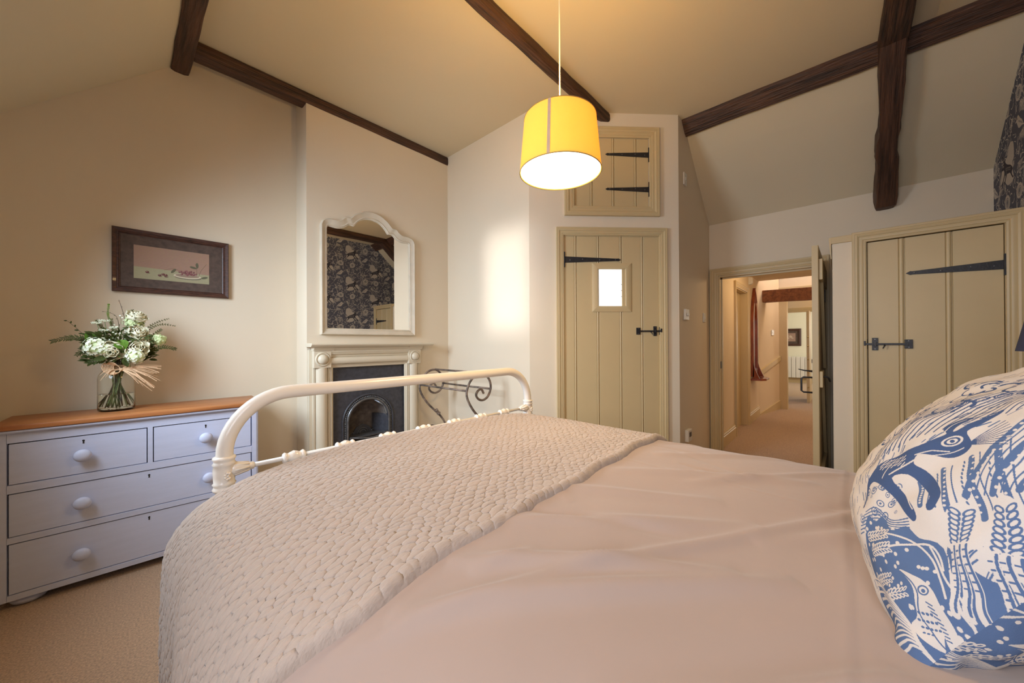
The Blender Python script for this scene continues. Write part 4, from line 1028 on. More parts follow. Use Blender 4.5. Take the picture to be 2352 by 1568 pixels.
def petal_mb(mb, c, axis, r, h, n, open_, R, tw=0.0, wdt=1.2):
    axis = axis.normalized(); u = axis.orthogonal().normalized(); w = axis.cross(u)
    for k in range(n):
        a = 2 * pi * k / n + tw + R.uniform(-.15, .15); rr = r * R.uniform(.9, 1.1)
        d = u * cos(a) + w * sin(a); t = -u * sin(a) + w * cos(a)
        vs = []; G = 5
        for i in range(G):
            f = i / (G - 1)
            rad = rr * (.15 + (.55 + open_ * .45) * sin(min(1, f * 1.05) * pi / 2)); z = h * (f ** (1.0 + open_)) * (1 - open_ * .55)
            wd = wdt * rr * sin(pi * (.12 + .76 * f) ) * .75
            if f > .9: rad += rr * open_ * .12; 
            for j in (-1, -.5, 0, .5, 1):
                vs.append(c + axis * (z - abs(j) * wd * .10) + d * (rad - (1 - cos(j * 1.1)) * rr * .55) + t * (wd * j))
        fs = []
        for i in range(G - 1):
            for j in range(4): fs.append((i * 5 + j, i * 5 + j + 1, i * 5 + j + 6, i * 5 + j + 5))
        mb.add(vs, fs)
def rose(px, py, dy, r, ax, label, col=None):
    p = FP(px, py, dy); R = random.Random(int(px * 7 + py)); ax = Vector(ax).normalized()
    rt_ = root_at('white_rose', p, label, 'flower', 'roses in the glass vase')
    mb = MB(); c = Vector((0, 0, 0)) - ax * r * .6
    petal_mb(mb, c, ax, r * .34, r * 1.05, 4, .0, R); petal_mb(mb, c, ax, r * .55, r * 1.10, 5, .15, R, .5)
    petal_mb(mb, c, ax, r * .80, r * 1.10, 6, .35, R, .2); petal_mb(mb, c, ax, r * 1.05, r * 1.05, 6, .7, R, .8)
    o = mb.build('petals', M_rose, rt_, sm=True); s = o.modifiers.new('s', 'SOLIDIFY'); s.thickness = .0012
    mb = MB(); stem_to(mb, p - ax * r * .5, .0026); localise(mb.build('stem', M_stem, rt_, sm=True), p)
rose(316, 723, -.01, .046, (.3, -.5, .8), 'ivory rose highest on the right of the bouquet')
rose(320, 762, -.06, .042, (.35, -.8, .45), 'cream rose in the middle right of the bouquet')
rose(314, 798, -.10, .048, (.15, -.9, .3), 'pale pink-ivory rose low at the front right of the bouquet')
rose(254, 806, -.10, .052, (-.15, -.8, -.25), 'greenish cream rose low at the front centre of the bouquet')
rose(334, 782, -.05, .030, (.6, -.8, .1), 'small cream rosebud beside the middle rose')
def viburnum(px, py, dy, r, label, m, n=70):
    p = FP(px, py, dy); R = random.Random(int(px + py * 3))
    rt_ = root_at('viburnum_head', p, label, 'flower', 'round floret clusters in the glass vase')
    mb = MB()
    for k in range(n):
        z = 1 - 2 * (k + .5) / n; a = k * 2.39996; q = Vector((sqrt(1 - z * z) * cos(a), sqrt(1 - z * z) * sin(a), z))
        if q.y > .55: continue
        c = q * r * R.uniform(.86, 1.05); q = (q + Vector((R.uniform(-.2, .2), R.uniform(-.2, .2), R.uniform(-.2, .2)))).normalized(); c = q * r * R.uniform(.82, 1.08); u = q.orthogonal().normalized(); w = q.cross(u); fr_ = r * .20
        a0 = R.uniform(0, 6)
        for j in range(5):
            a = a0 + j * 1.2566; d = u * cos(a) + w * sin(a); t = -u * sin(a) + w * cos(a)
            mb.add([c, c + d * fr_ * .6 + t * fr_ * .42 + q * fr_ * .1, c + d * fr_ * 1.1 + q * fr_ * .18, c + d * fr_ * .6 - t * fr_ * .42 + q * fr_ * .1], [(0, 1, 2, 3)])
    mb.build('florets', m, rt_)
    mb = MB(); mb.ball((0, 0, 0), r * .82, 12, 8); mb.build('core', M_vib, rt_, sm=True)
    mb = MB(); stem_to(mb, p, .0028); localise(mb.build('stem', M_stem, rt_, sm=True), p)
viburnum(222, 796, -.07, .052, 'white floret cluster at the lower left of the bouquet', M_vibw, 100)
viburnum(238, 800, -.09, .036, 'smaller white-green floret cluster beside the lower left one', M_vibw, 70)
viburnum(312, 818, -.10, .042, 'pale green floret ball lowest at the front right above the raffia', M_vibw, 80)
viburnum(364, 780, -.03, .036, 'pale green floret ball at the far right of the bouquet', M_vib, 70)
viburnum(308, 740, .01, .045, 'green floret ball under the highest rose', M_vib, 80)
def leafq(mb, c, d, n_, L, w, bend=.2, seg=4):
    d = d.normalized(); n_ = (n_ - d * n_.dot(d)).normalized(); t = d.cross(n_); vs = []
    for i in range(seg + 1):
        f = i / seg; ww = w * sin(pi * min(.98, f * .93 + .05)) ** .8; b_ = -bend * L * f * f
        for j in (-1, 0, 1): vs.append(c + d * L * f + n_ * (b_ + (.18 * ww if j else 0)) + t * ww * j * .5)
    mb.add(vs, [(i * 3 + j, i * 3 + j + 1, i * 3 + j + 4, i * 3 + j + 3) for i in range(seg) for j in (0, 1)])
def spray(name, pts, dy, m, label, cat, leaf=(.022, .008), n=14, pair=True, group='foliage sprays in the glass vase', twig=M_twig, sr=.0016, tipscale=.5):
    P = [FP(a, b_, dy) for a, b_ in pts]; p = P[-1]
    rt_ = root_at(name, p, label, cat, group); S = smooth(P, 8)
    mb = MB(); R = random.Random(int(pts[-1][0] * 3 + pts[-1][1]))
    for k in range(n):
        f = (k + .6) / n; i = min(len(S) - 2, int(f * (len(S) - 1))); c = S[i].lerp(S[i + 1], f * (len(S) - 1) - i); d = (S[i + 1] - S[i]).normalized()
        sc = (1 - (1 - tipscale) * f) * R.uniform(.8, 1.15)
        for s_ in ((-1, 1) if pair else (R.choice((-1, 1)),)):
            side = d.cross(Vector((0, -1, .2))).normalized() * s_
            leafq(mb, c, (d * .75 + side * R.uniform(.6, .9) + Vector((0, R.uniform(-.4, .2), 0))), Vector((R.uniform(-.3, .3), -1, R.uniform(-.2, .4))), leaf[0] * sc, leaf[1] * sc)
    localise(mb.build('leaves', m, rt_, sm=True), p)
    mb = MB(); mb.tube(S, [sr * (1 - .6 * i / (len(S) - 1)) for i in range(len(S))], 6); stem_to(mb, P[0], sr * 1.2)
    localise(mb.build('stem', twig, rt_, sm=True), p)
spray('fern_spray', [(235, 800), (190, 778), (155, 776), (119, 783)], -.02, M_leafg, 'grey-green fern frond reaching out furthest left', 'foliage', (.030, .008), 22)
spray('leafy_twig', [(240, 805), (205, 780), (178, 755), (152, 734)], -.01, M_leafd, 'dark twig with curled leaves rising to the left', 'foliage', (.024, .012), 9, False)
spray('fern_spray', [(250, 815), (215, 812), (190, 806), (176, 815)], -.06, M_leafd, 'dark frond drooping at the lower left above the jar', 'foliage', (.026, .010), 12)
spray('fern_spray', [(270, 822), (240, 826), (215, 830), (203, 834)], -.08, M_leafd, 'dark leaves lying just above the jar mouth on the left', 'foliage', (.030, .012), 12)
spray('bare_twig', [(280, 790), (290, 750), (282, 715), (273, 688)], .0, M_twig, 'bare brown twig standing highest in the bouquet', 'foliage', (.010, .005), 6, False, sr=.0022)
spray('bare_twig', [(275, 780), (272, 740), (262, 722), (234, 714)], .0, M_leafg, 'thin stalk bending left with a seed head', 'foliage', (.010, .004), 6, False)
spray('eucalyptus_spray', [(315, 790), (338, 755), (362, 740), (388, 732)], -.02, M_leafg, 'small-leaved sprig reaching upper right', 'foliage', (.014, .007), 15)
spray('eucalyptus_spray', [(325, 780), (345, 755), (372, 745), (402, 749)], -.03, M_leafg, 'small-leaved sprig reaching far right', 'foliage', (.014, .007), 16)
spray('fern_spray', [(320, 812), (345, 806), (375, 797), (404, 802)], -.05, M_leafd, 'dark ferny frond reaching lowest on the right', 'foliage', (.026, .009), 20)
spray('leafy_twig', [(300, 800), (330, 790), (352, 770), (370, 757)], .0, M_leafg, 'leafy twig behind the right floret ball', 'foliage', (.020, .010), 14)
spray('leafy_twig', [(285, 790), (300, 765), (312, 740), (304, 711)], -.06, M_leafd, 'pointed green bud stem standing in front of the highest rose', 'foliage', (.016, .008), 10)
spray('veronica_spike', [(262, 780), (255, 745), (248, 722), (250, 698)], -.02, M_leaf, 'green upright flower spike at the upper left', 'foliage', (.008, .006), 26, tipscale=.8)
spray('leafy_twig', [(260, 790), (240, 760), (228, 742), (222, 735)], -.02, M_leafg, 'fine leafy stems under the white flower heads on the left', 'foliage', (.016, .006), 18)
spray('leafy_twig', [(265, 790), (262, 765), (258, 745), (256, 732)], -.03, M_leafg, 'fine leafy stems left of the tall twig', 'foliage', (.016, .006), 18)
spray('leafy_twig', [(290, 800), (298, 780), (305, 770), (330, 742)], -.02, M_leafd, 'dark leafy stems between the roses', 'foliage', (.020, .009), 18)
for px, py, L, w_, d_, lb in ((270, 782, .055, .060, (.4, -.3, -.6), 'large bright green leaf at the centre front of the bouquet'), (215, 782, .050, .045, (-.3, -.3, .5), 'round green leaf behind the white cluster on the left'), (245, 820, .05, .03, (-.9, -.3, -.2), 'dark green leaf over the jar lip on the left'), (285, 822, .05, .03, (.2, -.4, -.7), 'dark green leaf over the jar lip in front')):
    p = FP(px, py, -.10 if px > 240 else -.04); r_ = root_at('broad_leaf', p, lb, 'leaf', 'broad leaves in the bouquet'); mb = MB()
    leafq(mb, Vector((0, 0, 0)), Vector(d_), Vector((0, -1, .3)), L, w_, .25, 6); mb.build('blade', M_leaf if px in (270, 215) else M_leafd, r_, sm=True)
    mb = MB(); stem_to(mb, p, .0016); localise(mb.build('stem', M_stem, r_, sm=True), p)
for i, (px, py, r_, lb) in enumerate(((222, 741, .020, 'flat white flower head leftmost at the top of the bouquet'), (240, 736, .024, 'flat white flower head at the upper left'), (240, 758, .020, 'flat white flower head in the middle left'), (262, 752, .018, 'flat white flower head left of the twig'))):
    p = FP(px, py, -.05); q = root_at('white_umbel', p, lb, 'flower', 'flat white flower heads in the bouquet'); mb = MB(); R = random.Random(i)
    for k in range(40):
        a = k * 2.4; rr = r_ * sqrt(k / 40); mb.ball((rr * cos(a), rr * sin(a) * .9, .004 * sin(k)), .0028, 5, 3)
    mb.build('florets', M_vibw, q, sm=True)
    mb = MB(); stem_to(mb, p, .0014); localise(mb.build('stem', M_stem, q, sm=True), p)
# tiny filler flowers: nobody could count them
mb = MB(); mbs = MB(); R = random.Random(4)
for k in range(110):
    px, py = R.gauss(282, 26), R.gauss(775, 20)
    if k > 85: px, py = R.gauss(295, 8), R.gauss(824, 4)
    p = FP(px, py, R.uniform(-.09, .0)); ax = Vector((R.uniform(-.4, .4), -1, R.uniform(0, .9))).normalized(); u = ax.orthogonal().normalized(); w = ax.cross(u)
    mb.add([p + (u * cos(a) + w * sin(a)) * (.0048 if j % 2 else .0026) for j, a in enumerate([i * pi / 5 for i in range(10)])], [tuple(range(10))])
    mbs.tube([p, p + Vector((R.uniform(-.01, .01), .01, -.045))], .0006, 4)
fo = mb.build('filler_flowers', M_vibw); tag(fo, 'tiny white filler flowers scattered through the bouquet', 'flowers', None, 'stuff')
tag(mbs.build('filler_stalks', M_stem), 'fine green stalks of the filler flowers in the bouquet', 'stalks', None, 'stuff')
mb = MB()
for k in range(620):
    a = R.uniform(0, 2 * pi); rr = .125 * sqrt(R.random()); c = Vector((VX + .012 + rr * cos(a) * 1.05, VY - .03 + rr * sin(a) * .55, VZ + .275 + R.uniform(-.005, .15) + (.11 - rr) * .35))
    leafq(mb, c, Vector((cos(a), sin(a) * .5 - .3, R.uniform(-.3, .9))), Vector((0, -1, .5)), R.uniform(.018, .036), R.uniform(.006, .013), .3, 3)
tag(mb.build('foliage_fill', M_leafd, sm=True), 'dense dark leaves packed in the heart of the bouquet', 'foliage', None, 'stuff')
# raffia bow
rb = tag(empty('raffia_bow', (VX, VY, VZ + .24)), 'natural raffia bow tied round the neck of the glass vase', 'ribbon')
mb = MB()
for k in range(5): mb.tube([(.054 * cos(a) , .054 * sin(a), -.012 + k * .005 + .004 * sin(a * 2 + k)) for a in [2 * pi * i / 24 for i in range(24)]], .0028, 5, True)
mb.build('band', M_raffia, rb, sm=True)
kn = Vector((.018, -.062, -.01)); R = random.Random(2)
mb = MB()
for k in range(9):
    f = k / 8; w_ = .030 + .045 * f; hh = .010 + .018 * f
    mb.tube(smooth([kn, kn + Vector((-w_ * .4, -.012 - .006 * f, hh + .012)), kn + Vector((-w_ * .95, -.008, .018 + hh * .4)), kn + Vector((-w_ * .8, -.014, -.012)), kn + Vector((-w_ * .3, -.016, -.016 - .01 * f)), kn], 5), .0022, 4, flat=(0, 0, 1))
mb.ball(kn, .010, 8, 6); mb.build('loops', M_raffia, rb, sm=True)
def ribbon(mb, pts, w):
    S = smooth([Vector(p) for p in pts], 5); vs = []
    for i, p in enumerate(S):
        d = (S[min(i + 1, len(S) - 1)] - S[max(i - 1, 0)]).normalized(); t = d.cross(Vector((0, -1, 0))).normalized(); f = i / (len(S) - 1)
        ww = w * (1 - .5 * f)
        vs += [p + t * ww, p - t * ww + Vector((0, -.001, 0))]
    mb.add(vs, [(2 * i, 2 * i + 1, 2 * i + 3, 2 * i + 2) for i in range(len(S) - 1)])
mb = MB()
for k in range(26):
    a = R.uniform(-1.15, .30); L = R.uniform(.09, .165); e = kn + Vector((L * cos(a * .7), -.02 - R.uniform(0, .03), L * sin(a) * .75 - .02))
    mid = kn.lerp(e, .5) + Vector((0, -.012, R.uniform(.005, .022)))
    ribbon(mb, [kn, mid, e], R.uniform(.0012, .0042))
for k in range(7):
    e = kn + Vector((-R.uniform(.02, .085), -.02, -R.uniform(.02, .07))); ribbon(mb, [kn, kn.lerp(e, .5) + Vector((-.012, -.01, .014)), e], .0012)
ribbon(mb, [kn, kn + Vector((.03, -.01, .03)), kn + Vector((.048, -.012, .075))], .0045)
mb.build('tails', M_raffia, rb, sm=True)

# ------------------------------------------------------------------ iron scroll stand in the alcove
rk = tag(empty('iron_scroll_stand', (1.97, 2.475, 0)), 'distressed black wrought iron scroll stand with three bars behind the bed rail', 'stand')
SCR = [(1.987, .809), (1.962, .845), (1.925, .835), (1.906, .804), (1.929, .770), (1.977, .755), (2.030, .776), (2.062, .826), (2.066, .875), (2.040, .930), (1.976, .972), (1.905, .962), (1.850, .922), (1.818, .869), (1.808, .810), (1.835, .745), (1.885, .675), (1.955, .605), (2.020, .545), (2.065, .490), (2.095, .430), (2.10, .36), (2.07, .28), (2.0, .20), (1.93, .13), (1.89, .06), (1.90, .012)]
CSC = [(2.01, .40), (1.985, .435), (1.934, .460), (1.875, .452), (1.835, .415), (1.825, .36), (1.85, .31), (1.90, .295), (1.935, .32), (1.93, .355)]
for y_ in (2.80, 2.15):
    MB().tube([(p.x - 1.97, y_ - 2.475, p.y) for p in smooth(SCR, 5)], .0095, 8).build('scroll_frame', M_rack, rk, sm=True)
    MB().tube([(p.x - 1.97, y_ - 2.475, p.y) for p in smooth(CSC, 5)], .0075, 8).build('lower_scroll', M_rack, rk, sm=True)
    M_ = Matrix.Translation((1.998 - 1.97, y_ - 2.475, .575)) @ Matrix.Rotation(radians(-40), 4, 'Y')
    MB().lathe([(.010, -.030), (.019, -.026), (.019, -.018), (.012, -.014), (.016, 0), (.012, .014), (.019, .018), (.019, .026), (.010, .030)], M_, 12).build('collar', M_rack, rk, sm=True, angle=40)
for bx, bz in ((1.976, .976), (2.058, .840), (1.812, .845), (2.09, .42)):
    MB().tube([(bx - 1.97, 2.80 - 2.475, bz), (bx - 1.97, 2.475 - 2.475, bz - .001), (bx - 1.97, 2.15 - 2.475, bz)], .0085, 8).build('cross_bar', M_rack, rk, sm=True)

# ------------------------------------------------------------------ bed
BY, BX0, BX1 = 1.35, .202, 1.595
bd = tag(empty('iron_bed', ((BX0 + BX1) / 2, .33, 0)), 'ivory painted iron bedstead with arched foot rail', 'bed')
bo = Vector(((BX0 + BX1) / 2, .33, 0))
def L_(p): return (p[0] - bo.x, p[1] - bo.y, p[2])
def bend_rail(y, z1, zc, R_, name, bot=0):
    pts = [(BX0, y, bot)] + [(BX0, y, z) for z in (zc * .5, zc)]
    for k in range(1, 13):
        th = pi / 2 * k / 12; pts.append((BX0 + R_ * (1 - cos(th)), y, z1 - R_ + R_ * sin(th)))
    pts = pts[:3] + [(BX0, y, z1 - R_ - .02)] + pts[3:]
    Lh = pts + [(x_, y, z1 + .0) for x_ in (.6, .9)]
    full = Lh + [(BX0 + BX1 - a, b_, c) for a, b_, c in Lh[::-1]][1:] 
    full = [q for i, q in enumerate(full) if i == 0 or (Vector(q) - Vector(full[i - 1])).length > 1e-4]
    return MB().tube([L_(q) for q in full], .0212, 20).build(name, M_bedw, bd, sm=True)
bend_rail(BY, 1.062, .84, .175, 'foot_rail')
bend_rail(YW + .06, 1.30, 1.05, .175, 'head_rail')
def casting(name, p, ax='x', s=1.0):
    M_ = Matrix.Translation(L_(p)) @ (ROTY if ax == 'x' else Matrix.Identity(4))
    mb = MB(); mb.lathe([(a * s, b_ * s) for a, b_ in ((.008, -.034), (.015, -.032), (.018, -.027), (.015, -.022), (.013, -.018), (.016, -.012), (.020, 0), (.016, .012), (.013, .018), (.015, .022), (.018, .027), (.015, .032), (.008, .034))], M_, 16)
    for k in range(10):
        a = k * 2.1; mb.ball(Vector(L_(p)) + Vector(((k % 3 - 1) * .009 * s, cos(a) * .017 * s, sin(a) * .017 * s)), .0042 * s, 6, 4)
    return mb.build(name, M_bedw, bd, sm=True)
def collar(x, y, z, s_):
    mb = MB(); T = Matrix.Translation(L_((x, y, z)))
    mb.lathe([(.0215, -.052), (.027, -.050), (.029, -.045), (.026, -.040), (.0255, -.034), (.029, -.030), (.0255, -.026), (.0265, -.008), (.0275, .010), (.0255, .024), (.029, .028), (.0255, .033), (.0255, .039), (.029, .044), (.027, .049), (.0215, .051)], T, 28)
    mb.lathe([(.024, .012), (.020, .030), (.016, .046), (.012, .060), (.011, .072), (.0075, .074)], T @ Matrix.Translation((0, 0, .006)) @ Matrix.Rotation(radians(90 * s_), 4, 'Y'), 16)
    for k in range(8):
        a = k * pi / 4 if s_ > 0 else k * pi / 4 + pi / 8
        mb.tube([T @ Vector((s_ * .022, .020 * cos(a), .006 + .020 * sin(a))), T @ Vector((s_ * .06, .012 * cos(a), .006 + .012 * sin(a)))], .0032, 5)
    for k in range(7):
        a = k * .9; mb.ball(T @ Vector((.004 + .006 * cos(a) * (k > 0), -.028, -.004 + .009 * sin(a) * (k > 0))), .0045, 8, 5)
    return mb.build('corner_casting', M_bedw, bd, sm=True)
ZC = .838
collar(BX0, BY, ZC, 1); collar(BX1, BY, ZC, -1)
MB().tube([L_((BX0, BY, ZC + .006)), L_((.9, BY, ZC + .006)), L_((BX1, BY, ZC + .006))], .0072, 10).build('cross_rail', M_bedw, bd, sm=True)
MB().tube([L_((BX0, BY, .36)), L_((BX1, BY, .36))], .0072, 10).build('cross_rail', M_bedw, bd, sm=True)
for k in range(7):
    x_ = .386 + .168 * k
    casting('cross_casting', (x_, BY, ZC + .006))
    MB().tube([L_((x_, BY, .36)), L_((x_, BY, ZC))], .0058, 8).build('spindle', M_bedw, bd, sm=True)
    MB().tube([L_((x_, YW + .06, .36)), L_((x_, YW + .06, 1.285))], .0058, 8).build('spindle', M_bedw, bd, sm=True)
for x_ in (BX0, BX1):
    MB().box(x_ - bo.x - .004, x_ - bo.x + .004, YW + .06 - bo.y, BY - bo.y, .30, .345).build('side_rail', M_bedw, bd)
mt = MB().bbox(BX0 + .01, BX1 - .01, YW + .10, BY - .045, .36, .62, .03).build('mattress', M_matt); tag(mt, 'white mattress on the iron bed under the duvet', 'mattress')

# bedding surfaces over the bed
XCB, HWB, ZBB, HH = .872, .785, .616, .238
def section(hang_l, hang_r, n):
    P = []
    for k in range(401):
        ph_ = pi - pi * k / 400; c, s_ = cos(ph_), sin(ph_)
        P.append((XCB + HWB * (abs(c) ** .5) * (1 if c > 0 else -1), ZBB + HH * abs(s_) ** .6))
    P = np.array([(P[0][0], ZBB - hang_l)] + P + [(P[-1][0], ZBB - hang_r)])
    d = np.r_[0, np.cumsum(np.hypot(np.diff(P[:, 0]), np.diff(P[:, 1])))]
    s = np.linspace(0, d[-1], n)
    return s, np.interp(s, d, P[:, 0]), np.interp(s, d, P[:, 1])
def cloth(name, s, X, Z, ys, relief, m, off, edge=None, thick=.012, xfun=None):
    n, k = len(s), ys.shape[-1]
    tx, tz = np.gradient(X), np.gradient(Z); L = np.hypot(tx, tz) + 1e-9; nx, nz = -tz / L, tx / L
    S, Yg = np.meshgrid(s, np.linspace(0, 1, k), indexing='ij')
    Y = ys[None, :].repeat(n, 0) if ys.ndim == 1 else ys
    g = np.ones_like(Y); m_ = Y > 1.225; q = np.clip((Y - 1.225) / .105, 0, 1); g = np.where(m_, (1 - q ** 3) ** (1 / 3), 1)
    Zz = np.where(Z[:, None] > ZBB, ZBB + (Z[:, None] - ZBB) * (.25 + .75 * g), Z[:, None] * np.ones_like(Y))
    crown = .012 * np.exp(-((X[:, None] - .72) / .45) ** 2) * np.exp(-((Y - .95) / .45) ** 2)
    R_ = relief(S, Y) + off + crown * nz[:, None]
    Xx = X[:, None] + nx[:, None] * R_; Zz = Zz + nz[:, None] * R_
    if xfun: Xx, Zz = xfun(Xx, Y, Zz, S)
    co = np.stack([Xx, Y, Zz], -1).reshape(-1, 3)
    idx = np.arange(n * k).reshape(n, k)
    f = np.stack([idx[:-1, :-1], idx[:-1, 1:], idx[1:, 1:], idx[1:, :-1]], -1).reshape(-1, 4)
    me = bpy.data.meshes.new(name)
    me.vertices.add(len(co)); me.vertices.foreach_set('co', co.ravel().astype(np.float32))
    me.loops.add(f.size); me.loops.foreach_set('vertex_index', f.ravel().astype(np.int32))
    me.polygons.add(len(f)); me.polygons.foreach_set('loop_start', np.arange(0, f.size, 4, dtype=np.int32))
    me.update(calc_edges=True); me.validate(); me.shade_smooth(); me.materials.append(m)
    o = bpy.data.objects.new(name, me); COL.objects.link(o)
    if thick:
        md = o.modifiers.new('t', 'SOLIDIFY'); md.thickness = thick; md.offset = -1
    return o
rng = np.random.default_rng(12)
def vnoise(x, y, seed):
    r = np.random.default_rng(seed); T = r.random((64, 64)); xi = np.floor(x).astype(int); yi = np.floor(y).astype(int); fx = x - xi; fy = y - yi
    fx = fx * fx * (3 - 2 * fx); fy = fy * fy * (3 - 2 * fy)
    g = lambda a, b: T[a % 64, b % 64]
    return (g(xi, yi) * (1 - fx) + g(xi + 1, yi) * fx) * (1 - fy) + (g(xi, yi + 1) * (1 - fx) + g(xi + 1, yi + 1) * fx) * fy
# duvet
s_d, X_d, Z_d = section(.36, .36, 420)
sm_ = s_d - np.interp(XCB, X_d, s_d)        # 0 on the bed's centre line
CREASES = []
def relief_duvet(S, Y):
    Xp = S - s_d[len(s_d) // 2]             # roughly x - XCB on top
    h = .014 * (vnoise(Xp * 2.6 + 9, Y * 2.6 + 3, 1) - .5) + .006 * (vnoise(Xp * 7 + Y * 3, Y * 6, 2) - .5)
    R = np.random.default_rng(5)
    L = [(-.70, .50, .45, -.18, .006, .020), (-.62, .48, -.18, .05, .009, .026), (-.50, .50, -.22, .12, .008, .024), (-.36, .52, -.02, .12, .007, .03), (-.15, .55, .05, .20, .006, .03), (.05, .50, .35, .05, .006, .03), (.3, .46, .62, .12, .005, .03),
         (-.78, .30, -.30, -.05, .007, .022), (.1, .3, .55, -.02, .005, .022), (-.55, .2, -.1, -.3, .006, .03), (-.1, .12, .35, -.25, .005, .025)]
    for k in range(14):
        a, b_ = R.uniform(-.7, .7), R.uniform(-.5, .5); th = R.uniform(0, pi); l = R.uniform(.12, .4)
        L.append((a, b_, a + l * cos(th), b_ + l * sin(th), R.uniform(.0015, .004) * R.choice([-1, 1]), R.uniform(.010, .024)))
    for ax, ay, bx, by, amp, w in L:
        amp *= 1.7; w *= .8
        dx, dy = bx - ax, by - ay; l2 = dx * dx + dy * dy
        t = ((Xp - ax) * dx + (Y - ay) * dy) / l2; tc = np.clip(t, 0, 1)
        d = np.hypot(Xp - ax - tc * dx, Y - ay - tc * dy)
        h += amp * np.exp(-(d / w) ** 2) * np.sin(np.clip(t, 0, 1) * pi) ** .5
    h += .0016 * np.exp(-((Y - .0 - .004 * np.sin(Xp * 7)) / .005) ** 2) - .0012 * np.exp(-((Y + .012) / .006) ** 2)      # ironed fold line
    h += .0016 * np.exp(-((Xp - .18) / .006) ** 2)
    side = np.clip((np.abs(Xp) - .80) / .2, 0, 1)
    h += side * .016 * np.sin(Y * 17 + 1.5 * np.sin(Y * 5))
    h -= .016 * np.clip((Y - .62) / .1, 0, 1)
    return h
ysd = np.linspace(YW + .09, 1.318, 330)
du = cloth('duvet', s_d, X_d, Z_d, ysd, relief_duvet, M_duvet, 0.0, thick=.0)
tag(du, 'dusky pink cotton duvet spread over the bed', 'duvet')
# quilt across the foot of the bed
s_q, X_q, Z_q = section(.40, .36, 1000)
smid = s_q[len(s_q) // 2]
def y_edge(Xp):     # head-side edge
    return .538 - .035 * np.sin((Xp + .9) * 2.2) + .006 * np.sin(Xp * 23) + .06 * np.clip((-Xp - .62) / .3, 0, 2) + .02 * np.clip((Xp - .55) / .3, 0, 1)
nyq = 320
tt = np.linspace(0, 1, nyq)
ye = y_edge(s_q - smid)
yq = ye[:, None] + (1.322 - ye[:, None]) * tt[None, :]
def relief_quilt(S, Y):
    a, b_ = .034, .0150
    D0 = Y - y_edge(S - smid)[:, :1] if False else Y
    wob = .034 * (vnoise(S * 16, Y * 16, 3) - .5)
    U, V = (S + wob) / a, (Y + wob * .7) / b_
    iu, iv = np.floor(U).astype(int), np.floor(V).astype(int)
    T1 = np.random.default_rng(7).random((97, 97)); T2 = np.random.default_rng(8).random((97, 97))
    f1 = np.full(U.shape, 9.0); f2 = np.full(U.shape, 9.0)
    for du_ in (-1, 0, 1):
        for dv in (-1, 0, 1):
            ci_, cj = iu + du_, iv + dv
            jx = .5 + .46 * (T1[ci_ % 97, cj % 97] - .5) + .5 * (cj % 2) - .25; jy = .5 + .55 * (T2[ci_ % 97, cj % 97] - .5)
            d = np.sqrt(((U - ci_ - jx) * 1.25) ** 2 + (V - cj - jy) ** 2)
            f2 = np.where(d < f1, f1, np.minimum(f2, d)); f1 = np.minimum(f1, d)
    e = f2 - f1
    h = .0044 * (1 - np.exp(-e * 5.5)) - .0026 + .0016 * (vnoise(S * 60 + 3, Y * 230, 11) - .5) + .0012 * (vnoise(S * 150, Y * 260 + 5, 12) - .5)
    h += .006 * (vnoise(S * 4, Y * 4, 5) - .5)
    # straight channel stitching every so often
    ch_ = np.abs(((S / .118) % 1) - .5) * .118
    h -= .0014 * np.exp(-(ch_ / .0035) ** 2)
    # rolled bound edge at the head side
    ed = Y - yq[:, :1]
    h += .004 * np.exp(-((ed - .008) / .010) ** 2) - .018 * np.exp(-(ed / .004) ** 2)
    return h
def xq(X, Y, Z, S):
    low = np.clip((.74 - Z) / .30, 0, 1.4) * (X < XCB)
    X = X - low * (.004 + .016 * np.sin(Y * 9.5 + .4) + .010 * np.sin(Y * 22 + 1) * low) - .012 * low
    lowr = np.clip((.74 - Z) / .30, 0, 1.4) * (X > XCB)
    X = X + lowr * .012 * np.sin(Y * 13)
    return X, Z
qu = cloth('quilt', s_q, X_q, Z_q, yq, relief_quilt, M_quilt, .006, thick=.008, xfun=xq)
tag(qu, 'stitched mushroom-grey quilt folded across the foot of the bed', 'quilt')

